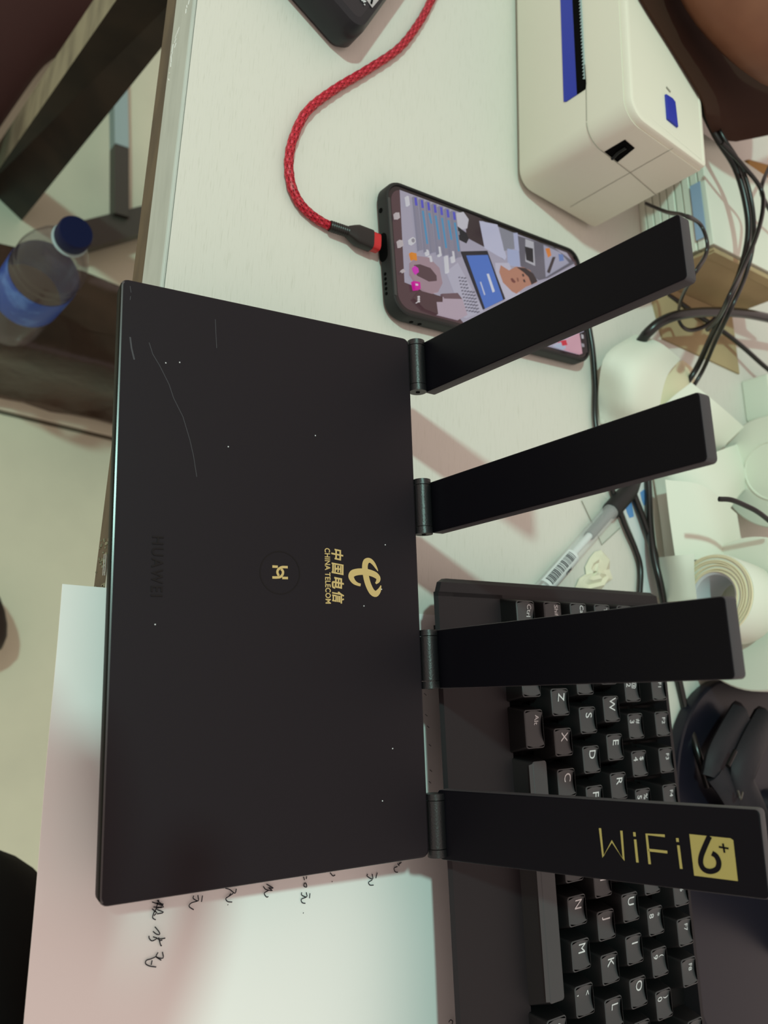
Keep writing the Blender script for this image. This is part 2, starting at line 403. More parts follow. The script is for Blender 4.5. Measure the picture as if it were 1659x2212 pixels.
# lettering and emblems on the lid
cx, cy = rpx(338, 1223)
hw = textvf('HUAWEI', .0062, .00004, space=1.25); xs = [v[0] for v in hw[0]]; kx = .0226/(max(xs)-min(xs))
part('raised_lettering', move(([(v[0]*kx, v[1], v[2]*8) for v in hw[0]], hw[1]), cx, cy, .0001), M['glossblack'], router, label='raised glossy black maker lettering')
c0 = rpx(605, 1237); R1 = .0086
ring = [(c0[0]+R1*math.cos(t/64*2*math.pi), c0[1]+R1*math.sin(t/64*2*math.pi)) for t in range(64)]
part('button_groove', ribbon(ring, .0005, .00008, True), M['glossblack'], router, label='thin glossy ring round the centre button')
Z4 = lambda x, y: (540+x/4.608, 1140+y/4.608)
def rl(lst): return [rpx(*Z4(*p)) for p in lst]
def sm2(l, k=4): return [(p.x, p.y) for p in smooth_path([(a, b, 0) for a, b in l], k)]
h1 = [(375, 393), (325, 392), (300, 400), (278, 420), (272, 445), (282, 470), (292, 474)]
h2 = [(222, 495), (268, 495), (300, 490), (322, 468), (328, 440), (318, 420), (308, 412)]
w_ = .0010
part('centre_emblem', join(ribbon(sm2(rl(h1)), w_, .0001), ribbon(sm2(rl(h2)), w_, .0001), ribbon(rl([(222, 386), (276, 389)]), w_, .0001), ribbon(rl([(320, 500), (377, 501)]), w_, .0001)), M['gold'], router, label='small gold linked emblem in the ring')
cx, cy = rpx(*Z4(770, 478))
ct = textvf('CHINA TELECOM', .0036, .00007, space=1.06); xs = [v[0] for v in ct[0]]; k = .0232/(max(xs)-min(xs))
part('lettering', move(([(v[0]*k, v[1]*.95, v[2]) for v in ct[0]], ct[1]), cx, cy, .0001), M['gold'], router, label='gold latin lettering')
cx, cy = rpx(*Z4(872, 480))
for i, ch in enumerate('中国电信'):
    g = textvf(ch, .0060, .00016, shear=.12)
    xs = [v[0] for v in g[0]]; ys = [v[1] for v in g[0]]; mx, my = (max(xs)+min(xs))/2, (max(ys)+min(ys))/2
    sc = (.0050 if ch != '中' else .0048)/max(max(xs)-min(xs), 1e-6); sy = .0056/max(max(ys)-min(ys), 1e-6)
    g = ([((v[0]-mx)*sc, (v[1]-my)*sy, v[2]) for v in g[0]], g[1])
    part('chinese_character', move(rot(g, -.03), cx+(i-1.5)*.0060, cy, .0001), M['gold'], router, label='gold Chinese character %s' % ch)
sA = [(1273, 432), (1255, 398), (1225, 352), (1190, 325), (1155, 338), (1143, 385), (1148, 440), (1160, 510), (1182, 580), (1215, 640), (1252, 658), (1285, 625), (1303, 575)]
wA = [6, 22, 36, 44, 60, 60, 62, 62, 62, 62, 58, 40, 8]
sB = [(1100, 570), (1065, 560), (1030, 535), (1006, 490), (1022, 455), (1070, 440), (1130, 438), (1190, 448), (1245, 470), (1275, 500), (1272, 530), (1250, 556)]
wB = [26, 30, 44, 58, 64, 62, 60, 60, 58, 48, 40, 16]
kk = .00021/4.608*1.0
part('carrier_emblem', join(ribbon(sm2(rl(sA), 4), [kk*w for w in sum([[wA[i]+(wA[i+1]-wA[i])*j/4 for j in range(4)] for i in range(len(wA)-1)], [])+[wA[-1]]], .0001),
                            ribbon(sm2(rl(sB), 4), [kk*w for w in sum([[wB[i]+(wB[i+1]-wB[i])*j/4 for j in range(4)] for i in range(len(wB)-1)], [])+[wB[-1]]], .00013)), M['gold'], router, label='gold swirling carrier emblem')
sc_ = [[(281, 618), (283, 632)], [(282, 640), (281, 648)], [(281, 728), (284, 752), (290, 777)], [(322, 740), (330, 765), (345, 790), (365, 830), (375, 860), (395, 900), (410, 950), (418, 985), (425, 1030)], [(465, 690), (468, 752)]]
part('scratch', join(*[ribbon([rpx(*p) for p in l], .0006 if i in (2,) else .00022, .00005) for i, l in enumerate(sc_)]), M['scratch'], router, label='faint pale scratches')
sp = []
for px, py in ((388, 783), (358, 784), (493, 965), (681, 941), (335, 1349), (832, 1177), (824, 1273), (786, 1309), (848, 1617), (826, 1730)):
    u, v = rpx(px, py); sp.append(box(u-.00022, u+.00022, v-.00022, v+.00022, 0, .00012))
part('dust_speck', join(*sp), M['white_print'], router)['kind'] = 'stuff'

# ---- antennas: hinge knuckles and flat upright blades (parts of the router)
ANT = [(1.4234, .1334, .0250, -.0003, .0082, -.0023, .0134), (1.4724, .1367, .0237, -.0003, .0086, -.0001, .0143),
       (1.4892, .1391, .0253, .0002, .0084, -.0073, .0165), (1.1950, .1256, .0280, .0012, .0070, .0110, -.0092)]
AL = ['black antenna leaning over the phone, nearest the printer', 'black antenna in front of the white label rolls', 'black antenna over the left of the keyboard', 'black antenna with yellow WiFi 6+ print']
for i, (phi, L, w, u0, v0, spl, tw) in enumerate(ANT):
    P = RF.w(.0675*(i-1.5)+u0, RD/2+v0, .003)
    Dd = RF.V*math.cos(phi)+RF.N*math.sin(phi); Dd = Dd*math.cos(spl)+RF.U*math.sin(spl)
    Wd = RF.U*math.cos(tw)+RF.V*math.sin(tw)
    BF = Frame(P, Wd, Dd)                 # U width, V up the blade, N toward the user
    ant = part('antenna', xf(prism(rrect(-w/2, w/2, -.004, L, .0016, 3), -.0062, 0, .0006), BF), [M['blade'], M['bladeedge']], router, world=True, smooth=30, label=AL[i])
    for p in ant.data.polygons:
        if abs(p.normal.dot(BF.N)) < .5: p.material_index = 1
    hc = RF.w(.0675*(i-1.5)+u0, RD/2+.0042, -.0005)
    def hp(t, r, a, b): return cyl(hc+RF.U*a, hc+RF.U*b, r, 28)
    kn = part('hinge', hp(0, .0040, -.0098, .0092), M['hinge'], router, world=True, smooth=40)
    for a, b in ((-.0126, -.0101), (.0095, .0126)):
        part('hinge_collar', hp(0, .0041, a, b), M['hinge'], kn, world=True, smooth=40)
    part('screw_hole', hp(0, .0010, .01262, .0128), M['hole'], kn, world=True)
    if i == 3:
        Z2 = lambda x, y: (900+x/2.186, 1680+y/2.186)
        bp = lambda l: [BF.px(*Z2(*p), .0001) for p in l]
        lw = .0009
        st = [[(866, 238), (881, 374), (922, 300), (978, 388), (967, 250)], [(1028, 257), (1030, 277)], [(1032, 291), (1043, 400)], [(1172, 274), (1086, 267), (1101, 408)], [(1093, 341), (1184, 351)], [(1231, 285), (1233, 303)], [(1236, 319), (1250, 430)]]
        part('wifi_lettering', xf(join(*[ribbon(bp(l), lw, .0002) for l in st]), BF), M['yellow'], ant, world=True)
        sq = bp([(1288, 266), (1482, 286), (1495, 295), (1517, 488), (1311, 462)])
        part('yellow_square', xf(prism(sq, .00005, .0002), BF), M['yellow'], ant, world=True)
        six = [(1384, 276), (1362, 325), (1345, 370), (1343, 405), (1358, 432), (1388, 442), (1420, 430), (1428, 400), (1416, 370), (1396, 356)]
        part('numeral_six', xf(join(ribbon(sm2(bp(six), 4), .0017, .00035), ribbon(bp([(1428, 326), (1474, 334)]), .0006, .00035), ribbon(bp([(1447, 310), (1455, 354)]), .0006, .00035)), BF), M['blade'], ant, world=True)

# ================================================================ PRINTER
PY = yawframe((-.3396, .3466, 0), .0161)
PH, PD = .0903, .0773
pr = thing('label_printer', 'white label printer with blue slot and blue button on the desk', 'printer', frame=PY)
XL = -.26
r = .013
def outl(dx=0): return [(XL, dx), (XL, PD-dx)] + [(-dx-.004+.004*math.sin(t), PD-dx-.004+.004*math.cos(t)) for t in [math.radians(a) for a in (0, 30, 60, 90)]] + [(-dx-r+r*math.cos(t), dx+r-r*math.sin(t)) for t in [math.radians(a) for a in (0, 15, 30, 45, 60, 75, 90)]]
body = outl(0)
part('body', loft([[(x, y, .0035) for x, y in inset(body, .002)], [(x, y, .006) for x, y in body], [(x, y, PH-.0045) for x, y in body]]), M['pwhite'], pr, smooth=40)
for a_ in (-.04, XL+.02):
    for b_ in (.012, PD-.03): part('foot', box(a_, a_+.02, b_, b_+.018, 0, .0036), M['grip'], pr)
b2 = inset(body, .0007)
part('top_cover', loft([[(x, y, PH-.0044) for x, y in b2], [(x, y, PH-.0016) for x, y in b2], [(x, y, PH-.0004) for x, y in inset(b2, .0006)], [(x, y, PH) for x, y in inset(b2, .0018)], [(x, y, PH) for x, y in inset(b2, .0030)], [(x, y, PH-.0004) for x, y in inset(b2, .0034)]]), M['pwhite'], pr, smooth=40)
# front face plane (local x, z)
FP = Frame(PY.O, PY.U, (0, 0, 1))
def fp(px, py): return FP.px(px, py, .0002)
def ext(a, b, k=-.13):     # prolong a line to the part of the printer beyond the frame
    t = (k-a[0])/(b[0]-a[0]); return (a[0]+(b[0]-a[0])*t, a[1]+(b[1]-a[1])*t)
bl = [fp(1211, 0), fp(1218, 220), fp(1223, 220), fp(1247, 204), fp(1237, 0)]
bl = [ext(bl[0], bl[1], bl[0][0]-.12)]+bl[1:4]+[ext(bl[4], bl[3], bl[4][0]-.12)]
part('paper_slot', xf(prism(bl, -.001, .0005), FP), M['blue'], pr, world=True, label='blue chute of the paper slot')
dk = [fp(1237, 0), fp(1247, 204), fp(1265, 192), fp(1266, 180), fp(1254, 0)]
dk = [ext(dk[0], dk[1], dk[0][0]-.12)]+dk[1:4]+[ext(dk[4], dk[3], dk[4][0]-.12)]
slot = part('slot_opening', xf(prism(dk, -.001, .0006), FP), M['hole'], pr, world=True, label='black opening of the slot')
e0, e1 = fp(1256, 0), fp(1265, 172); te = []
e0 = ext(e0, e1, e0[0]-.10); n_ = 64
for k in range(n_):
    a = Vector(e0)+(Vector(e1)-Vector(e0))*(k/n_); b = Vector(e0)+(Vector(e1)-Vector(e0))*((k+1)/n_)
    te.append(prism([(a.x, a.y), (b.x, b.y), ((a.x+b.x)/2, a.y-.0016)], 0, .0010))
part('tear_bar', xf(join(*te), FP), M['steelblue'], pr, world=True, label='serrated metal tear edge')
# seams and side latch; side plane = +x face
SP = Frame(PY.O, PY.V, (0, 0, 1))
def sp_(px, py): return SP.px(px, py, .0002)
s1 = [fp(1266, 192), fp(1267, 262)]
part('seam', join(xf(ribbon(s1, .0004, .0003), FP), xf(ribbon([sp_(1300, 326), sp_(1360, 372), sp_(1420, 424)], .0004, .0003), SP), xf(ribbon([sp_(1454, 320), sp_(1232, 447)], .0003, .0003), SP)), M['seam'], pr, world=True)
zc = s1[-1][1]; c_in = []
for t in range(0, 91, 10):
    a = math.radians(t); c_in.append(PY.w(-r+(r+.0003)*math.sin(a), r-(r+.0003)*math.cos(a), zc+(sp_(1300, 326)[1]-zc)*(t/90)))
part('corner_seam', tube(c_in, .0002, 5), M['seam'], pr, world=True)
lt = [sp_(1306, 328), sp_(1350, 302), sp_(1371, 320), sp_(1334, 350)]
la = part('side_latch', xf(prism(lt, -.001, .0004), SP), M['hole'], pr, world=True, label='black latch opening on the side')
part('latch_lever', xf(tube([(*sp_(1322, 342), .0007), (*sp_(1336, 326), .0012), (*sp_(1352, 316), .0012)], .0009, 8), SP), M['glossblack'], la, world=True)
TPf = Frame(PY.w(0, 0, PH-.0002), PY.U, PY.V)
bt = [TPf.px(*p) for p in ((1436, 205), (1450, 214), (1456, 222), (1462, 276), (1440, 258))]
part('button', xf(prism(bt, -.001, .0012, .0003, 0), TPf), M['blue'], pr, world=True, label='blue power button')
part('indicator', xf(ribbon([TPf.px(1439, 188), TPf.px(1448, 199)], .0012, .0003), TPf), M['seam'], pr, world=True)

# ================================================================ PHONE WITH LIVE STREAM
PHF = yawframe((-.289, .2346, .011), .13026)
# refine the frame from its seen corners
pw, pl = .0785, .165
ph = thing('smartphone', 'smartphone in black case showing a live video, plugged into the red cable', 'phone', frame=PHF)
ol = rrect(0, pw, 0, pl, .011, 7)
part('case', loft([[(x, y, -.0105) for x, y in inset(ol, .002)], [(x, y, -.008) for x, y in ol], [(x, y, -.0015) for x, y in ol], [(x, y, -.0003) for x, y in inset(ol, .0005)], [(x, y, 0) for x, y in inset(ol, .0012)], [(x, y, 0) for x, y in inset(ol, .0019)], [(x, y, -.0012) for x, y in inset(ol, .0023)]]), M['case'], ph, smooth=35)
part('case_rim', prism(rrect(.012, pw-.010, .0008, .0024, .0004, 2), -.001, .00025), M['rim'], ph, label='lighter worn rim at the bottom edge')
ig = inset(ol, .0024)
scr = part('screen', prism(ig, -.0018, -.0009), M['bezel'], ph, label='glass screen with black border')
ZP = -.0009
def sx(px, py): return PHF.px(px, py, ZP)
Z5 = lambda x, y: (760+x/3.072, 360+y/3.072)
EM = {}
def em(c, k=.62):
    if c not in EM: EM[c] = mat('screen_glow_%d' % len(EM), (10, 10, 10), .15, .4, emit=c, es=k)
    return EM[c]
layers = [0]
def pic(name, pts, col, r=0):
    layers[0] += 1; z = ZP+.00002*layers[0]
    p = [sx(*Z5(*q)) for q in pts]
    ii = inset(ol, .0045)
    part(name, prism(p, z-.00001, z), em(col), scr_o if False else ph) if False else SCR.append((prism(p, ZP+.00001, z), col, name))
SCR = []
# picture area and its contents (flat on the glass)
picrect = rrect(.0042, pw-.0042, .0040, pl-.0040, .0085, 6)
SCR.append((prism(picrect, ZP, ZP+.00002), (92, 68, 72), 'picture'))
vx = sx(*Z5(306, 126))[1]; 
pr2 = [p for p in picrect]
y0 = sx(*Z5(330, 500))[1]
main = [(.0042, y0+.0016), (pw-.0200, y0-.0002)]
SCR.append((prism([(.0042, y0+.0014), (pw-.0195, y0), (pw-.017, y0+.028), (pw-.0042, y0+.043), (pw-.0042, pl-.013), (pw-.013, pl-.0042), (.013, pl-.0042), (.0042, pl-.013)], ZP, ZP+.00004), (182, 178, 196), 'picture'))
layers[0] = 2
pic('p', [(750, 300), (860, 345), (870, 480), (1010, 620), (900, 545), (760, 470)], (70, 58, 62))
pic('p', [(690, 310), (740, 300), (775, 350), (765, 410), (720, 420), (680, 370)], (214, 212, 222))
pic('p', [(655, 400), (700, 395), (760, 440), (775, 480), (760, 510), (700, 480), (660, 440)], (40, 42, 50))
pic('p', [(690, 430), (712, 428), (716, 452), (694, 458)], (150, 156, 168))
pic('p', [(845, 360), (965, 385), (1025, 600), (1015, 620), (880, 540)], (206, 208, 232))
pic('p', [(975, 400), (1075, 440), (1080, 545), (1010, 560)], (150, 152, 164))
pic('p', [(1070, 440), (1098, 440), (1110, 560), (1080, 550)], (190, 195, 225))
pic('p', [(1100, 460), (1330, 530), (1480, 640), (1300, 740), (1240, 755), (1120, 660)], (112, 110, 122))
pic('p', [(1150, 480), (1205, 500), (1215, 660), (1150, 630)], (196, 196, 204))
pic('p', [(1146, 530), (1200, 545), (1204, 640), (1156, 620)], (44, 44, 52))
pic('p', [(1270, 520), (1380, 570), (1440, 640), (1340, 700), (1285, 735)], (176, 176, 196))
pic('p', [(1282, 545), (1310, 540), (1322, 590), (1300, 605)], (232, 140, 60))
pic('p', [(1368, 580), (1400, 585), (1405, 625), (1375, 630)], (110, 140, 200))
pic('p', [(1330, 600), (1350, 600), (1310, 710), (1292, 700)], (60, 52, 56))
pic('p', [(1030, 545), (1105, 560), (1115, 665), (1035, 655)], (180, 190, 225))
pic('p', [(950, 640), (1040, 640), (1120, 860), (1010, 885), (960, 760)], (206, 204, 222))
# person on the screen: shoulder, face, hair, features
pic('p', [(985, 655), (1040, 690), (1085, 665), (1140, 670), (1180, 690), (1215, 740), (1225, 770), (1150, 800), (1090, 845), (1060, 830), (1000, 770), (975, 700)], (196, 140, 116))
pic('p', [(1090, 668), (1150, 675), (1200, 710), (1230, 762), (1190, 785), (1170, 735), (1140, 705)], (56, 46, 48))
pic('p', [(1050, 745), (1062, 740), (1085, 765), (1075, 775), (1058, 765)], (126, 72, 66))
pic('p', [(1090, 740), (1100, 738), (1106, 762), (1096, 766)], (146, 94, 78))
pic('p', [(1125, 715), (1136, 712), (1142, 730), (1131, 732)], (64, 48, 46))
pic('p', [(1132, 752), (1142, 748), (1150, 768), (1140, 770)], (64, 48, 46))
# tablet, keyboard dots, mouse and desk
pic('p', [(625, 700), (700, 640), (870, 960), (760, 1005), (740, 1000)], (196, 194, 212))
pic('p', [(720, 565), (895, 560), (1015, 880), (870, 950)], (36, 38, 48))
pic('p', [(755, 592), (898, 588), (1000, 885), (880, 945)], (84, 128, 216))
pic('p', [(890, 715), (905, 712), (945, 830), (930, 838)], (226, 232, 246))
pic('p', [(845, 768), (853, 765), (882, 852), (874, 856)], (206, 214, 240))
for j in range(5):
    for k in range(11):
        a, b = 702+j*18+k*5, 735+j*3+k*22
        if j < 3 or k > 3: pic('p', [(a, b), (a+12, b-3), (a+13, b+5), (a+2, b+8)], (112, 110, 124))
pic('p', [(380, 640), (420, 600), (500, 610), (570, 680), (590, 780), (560, 840), (500, 850), (430, 800), (380, 720)], (176, 150, 160))
pic('p', [(400, 660), (440, 655), (510, 680), (550, 730), (552, 765), (500, 770), (420, 730)], (96, 72, 78))
pic('p', [(545, 900), (590, 870), (720, 880), (755, 990), (700, 1020), (560, 985)], (196, 178, 192))
pic('p', [(440, 830), (590, 870), (590, 905), (550, 905), (560, 985), (470, 950), (400, 880)], (88, 64, 68))
pic('p', [(585, 850), (690, 845), (720, 885), (600, 882)], (120, 96, 104))
# chat bubbles and text
for k in range(7):
    x0 = 398+k*42; y0_ = 205+k*16
    pic('p', [(x0, y0_), (x0+24, y0_+4), (x0+62, y0_+355-k*8), (x0+36, y0_+360-k*8)], (150, 148, 166))
    pic('p', [(x0+4, y0_+8), (x0+19, y0_+11), (x0+26, y0_+62), (x0+10, y0_+62)], (92, 92, 214))
    if k in (1, 3, 4, 5, 6, 2):
        n1 = {1: 300, 2: 150, 3: 240, 4: 280, 5: 210, 6: 270}[k]
        pic('p', [(x0+11, y0_+80), (x0+24, y0_+80), (x0+24+n1*.1, y0_+n1), (x0+12+n1*.1, y0_+n1)], (84, 160, 206))
for x0, y0_, hgt in ((350, 205, 60), (480, 560, 34), (500, 600, 40), (560, 540, 60), (610, 600, 110), (650, 570, 70)):
    pic('p', [(x0, y0_), (x0+12, y0_+2), (x0+20, y0_+hgt), (x0+8, y0_+hgt)], (226, 226, 232))
pic('p', [(372, 490), (388, 478), (404, 486), (408, 510), (394, 524), (376, 516)], (226, 226, 230))
pic('p', [(378, 494), (390, 486), (400, 492), (402, 508), (392, 516), (381, 510)], (160, 156, 166))
pic('p', [(378, 578), (412, 586), (416, 632), (388, 622)], (240, 150, 50))
pic('p', [(386, 680), (402, 668), (424, 684), (428, 710), (408, 726), (394, 706)], (226, 60, 200))
pic('p', [(392, 768), (436, 776), (440, 820), (404, 824)], (224, 30, 170))
pic('p', [(404, 786), (422, 788), (424, 800), (406, 800)], (246, 220, 240))
for dy in (0, 15, 30): pic('p', [(422, 868+dy), (433, 868+dy), (435, 878+dy), (424, 878+dy)], (226, 220, 222))
for dx in (0, 9, 18): pic('p', [(275+dx, 316), (279+dx, 316), (284+dx, 352), (280+dx, 352)], (206, 196, 198))
for a, b in (((296, 498), (314, 500)), ((314, 500), (320, 534)), ((320, 534), (302, 536)), ((302, 536), (296, 498))):
    dx, dy = (0, 5) if abs(a[1]-b[1]) < 8 else (5, 0)
    pic('p', [a, (a[0]+dx, a[1]+dy), (b[0]+dx, b[1]+dy), b], (206, 196, 198))
pic('p', [(318, 704), (322, 690), (338, 706), (332, 708), (323, 698)], (206, 196, 198))
# far end of the picture, seen below the antenna
pic('p', [(1330, 1190), (1490, 1110), (1510, 1248), (1440, 1228)], (226, 176, 190))
pic('p', [(1330, 1190), (1390, 1160), (1400, 1215)], (190, 204, 224))
pic('p', [(1366, 1165), (1400, 1158), (1410, 1192), (1376, 1198)], (222, 50, 70))
pic('p', [(1490, 1115), (1530, 1100), (1545, 1240), (1512, 1250)], (36, 30, 34))
pic('p', [(1500, 1120), (1516, 1125), (1518, 1150), (1504, 1150)], (200, 198, 204))
pic('p', [(1502, 1180), (1520, 1185), (1522, 1205), (1506, 1205)], (170, 168, 176))
cols = []; V, F, fm = [], [], []
for vf, col, nm in SCR:
    if col not in cols: cols.append(col)
    n = len(V); V += [Vector(a) for a in vf[0]]; F += [tuple(i+n for i in q) for q in vf[1]]; fm += [cols.index(col)]*len(vf[1])
c = sum(V, Vector())/len(V); c.z = ZP
me = D.meshes.new('screen_picture'); me.from_pydata([tuple(v-c) for v in V], [], F)
for q in cols: me.materials.append(em(q))
me.polygons.foreach_set('material_index', fm)
so = D.objects.new('screen_picture', me); COL.objects.link(so); so.parent = scr
so.location = c - scr.location; so['label'] = 'lit live video with chat lines, a tablet, a mouse and a man'
# holes in the case edge
FPH = Frame(PHF.O, PHF.U, PHF.N)      # bottom edge of the phone, normal toward the user
part('jack_hole', xf(cyl((.0175, -.0055, -.0002), (.0175, -.0055, .0003), .0014, 14), FPH), M['hole'], ph, world=True)
part('port_opening', xf(prism(rrect(.031, .047, -.0092, -.0022, .0032, 5), -.0004, .0002), FPH), M['hole'], ph, world=True)
for k in range(5): part('speaker_hole', xf(cyl((.0545+k*.0028, -.0055, -.0002), (.0545+k*.0028, -.0055, .0003), .0009, 10), FPH), M['hole'], ph, world=True)
for v in (.016, .022):
    part('strap_hole', cyl((pw-.0002, v, -.0055), (pw+.0002, v, -.0055), .0012, 12), M['hole'], ph)

# ================================================================ RED CABLE
red = thing('charging_cable', 'red braided charging cable with black plug running across the desk', 'cable', tuple(at(640, 300)))
path = [at(*p, .0030) for p in ((985, -90), (955, -45), (932, 0), (906, 48), (862, 104), (795, 150), (722, 194), (664, 240), (634, 298), (624, 350), (630, 402), (650, 442), (680, 470), (713, 489))]
sp3 = smooth_path(path, 60)
# resample evenly
rs = [sp3[0]]; acc = 0; stp = .00042
for a, b in zip(sp3, sp3[1:]):
    acc += (b-a).length
    if acc >= stp: rs.append(b); acc = 0
nk = 24
def braid(i, k):
    a = (i*.42+k*2*math.pi/nk*6); b = (i*.42-k*2*math.pi/nk*6)
    return 1+.085*(abs(math.sin(a/2))*abs(math.sin(b/2))*2-1)
vf = tube(rs, .0024, nk, True, 1, braid)
fm = []
for i in range(len(rs)-1):
    for k in range(nk):
        a = (i*.42+k*2*math.pi/nk*6); b = (i*.42-k*2*math.pi/nk*6)
        q = abs(math.sin(a/2))*abs(math.sin(b/2))
        fm.append(2 if q < .12 else (1 if (q > .72 and int(a/math.pi) % 2) else 0))
fm += [0, 0]
o = part('braided_cord', vf, [M['braid'], M['braid2'], M['braid3']], red, world=True)
o.data.polygons.foreach_set('use_smooth', [True]*len(o.data.polygons)); o.data.polygons.foreach_set('material_index', fm)
q0, q1, q2, q3 = at(712, 488, .0042), at(757, 503, .0052), at(800, 521, .0060), at(822, 529, .0062)
rel = smooth_path([q0, (q0+q1)/2, q1], 10)
part('strain_relief', tube(rel, [.0027+.0003*(i % 2)*(i < 18) for i in range(len(rel))], 16), M['plug'], red, world=True, smooth=30, label='ribbed black strain relief')
PUV = (q3-q1).normalized(); pu = PUV.cross(Vector((0, 0, 1))).normalized(); pn = pu.cross(PUV)
def pring(P, a, b, n=20): return [P+pu*(math.copysign(abs(math.cos(t))**.5, math.cos(t))*a)+pn*(math.copysign(abs(math.sin(t))**.6, math.sin(t))*b) for t in [2*math.pi*k/n for k in range(n)]]
Ln = (q3-q1).length
part('plug_body', loft([pring(q1-PUV*.002, .0028, .0026), pring(q1+PUV*.002, .0048, .0033), pring(q1+PUV*.004, .0056, .0036), pring(q1+PUV*(Ln-.0065), .0057, .0038)]), M['plug'], red, world=True, smooth=40)
part('red_collar', loft([pring(q1+PUV*(Ln-.0065), .0051, .0034), pring(q1+PUV*(Ln-.0018), .0050, .0034)]), M['red'], red, world=True, smooth=40, label='bright red collar on the plug')

# ================================================================ BLACK DEVICE AT THE TOP
cpt = [at(738, -55, .022), at(781, 64, .022), at(873, -62, .022)]
a = (cpt[0]-cpt[1]); b = (cpt[2]-cpt[1]); a.z = b.z = 0
DF = Frame(Vector((cpt[1].x, cpt[1].y, 0)), b.normalized(), a.normalized())
TF = Frame(cpt[1], DF.U, DF.V)
if DF.N.z < 0: DF = Frame(DF.O, a.normalized(), b.normalized()); TF = Frame(cpt[1], DF.U, DF.V)
dv = thing('power_bank', 'black rounded device with a grey diamond logo at the desk edge', 'gadget', frame=DF)
L_ = rrect(-.002, .10, -.002, .060, .010, 6)
dvb = part('body', loft([[(x, y, 0) for x, y in inset(L_, .003)], [(x, y, .004) for x, y in L_], [(x, y, .016) for x, y in L_], [(x, y, .021) for x, y in inset(L_, .002)], [(x, y, .022) for x, y in inset(L_, .006)]]), mat('navy_black_plastic', (22, 24, 30), .4, .5), dv, smooth=50)
zt = .0222
q = [TF.px(*p, .0002) for p in ((781, -14), (804, 17), (830, -14), (806, -40))]
part('logo_patch', [[(x, y, zt+z) for z in (0, .0002) for x, y in q], [(0, 1, 2, 3), (4, 5, 6, 7), (0, 4, 5, 1), (1, 5, 6, 2), (2, 6, 7, 3), (3, 7, 4, 0)]], mat('grey_logo_print', (176, 170, 172), .5), dv, label='grey diamond patch with a black bar')
part('logo_stroke', ribbon([TF.px(804, -8, .0003), TF.px(803, 2, .0003), TF.px(801, 9, .0003)], .0012, zt+.0005), M['hole'], dv)
part('white_lettering', join(*[ribbon([TF.px(a_, b_, .0003), TF.px(c_, d_, .0003)], .0007, zt+.0004) for a_, b_, c_, d_ in ((779, -4, 782, 3), (782, 0, 787, 2), (784, 5, 790, 3), (786, 9, 788, 12), (776, -10, 780, -7))]), M['white_print'], dv)

# ================================================================ KEYBOARD
KF = yawframe((-.0600, .3264, .0484), .0789, .0257, .0244)
kb = thing('keyboard', 'black computer keyboard with white legends and wide front rest', 'keyboard', frame=KF)
U1 = .01905
def kx_(px, py, n): return KF.px(px, py, n)
uL = kx_(1200, 1264, -.010)[0]; uR = .42
vF = kx_(950, 1450, -.0100)[1]; vW = kx_(1092, 1400, -.010)[1]; vB = kx_(1452, 1560, -.010)[1]
wl = kx_(1200, 1294, -.010)[0]
def zk(u, v, z):                      # local n of world height z above the desk
    P = KF.w(u, v, 0); return (z-P.z)/KF.N.z
def prof(u, f):                       # cross section of the case at u
    return [(u, vF+.050, zk(u, vF, .0012)), (u, vF+.020, -.0180), (u, vF+.0022, -.0142), (u, vF, -.0116), (u, vF+.0014, -.0099), (u, vW, -.0098),
            (u, vW+.0005, f), (u, vB-.004, f), (u, vB-.0035, -.0098), (u, vB-.001, -.0098), (u, vB, -.0115), (u, vB, zk(u, vB, .0012))]
WB = -.0190
def endprof(u):
    p = prof(u, -.0098); return p
def shrink(u, s_):
    p = endprof(u); return [(a, (b+.004 if b < vF+.01 else (b-.002 if b > vB-.002 else b)), (c-s_ if c > -.03 else c)) for a, b, c in p]
secs = [[(a, b+(.008 if b < vF+.0035 else 0)-(.003 if b > vB-.002 else 0), c-.003 if k not in (0, 11) else c) for k, (a, b, c) in enumerate(endprof(uL))],
        [(a, b+(.003 if b < vF+.0035 else 0), c-.0008 if k not in (0, 11) else c) for k, (a, b, c) in enumerate(endprof(uL+.0022))], endprof(uL+.009), endprof(wl-.0004), prof(wl, WB), prof(uR-.004, WB), endprof(uR-.0036), endprof(uR)]
part('case', loft(secs), M['kcase'], kb, smooth=35)
part('switch_plate', box(wl+.0005, uR-.005, vW+.001, vB-.0045, WB-.001, WB+.0008), M['kwell'], kb)
for u in (uL+.02, uR-.06): part('rubber_foot', xf(box(u, u+.03, vF+.030, vF+.040, -.0005, .0018), Frame((KF.O.x, KF.O.y, 0), Vector((KF.U.x, KF.U.y, 0)), Vector((KF.V.x, KF.V.y, 0)))), M['grip'], kb, world=True)
KM = {}
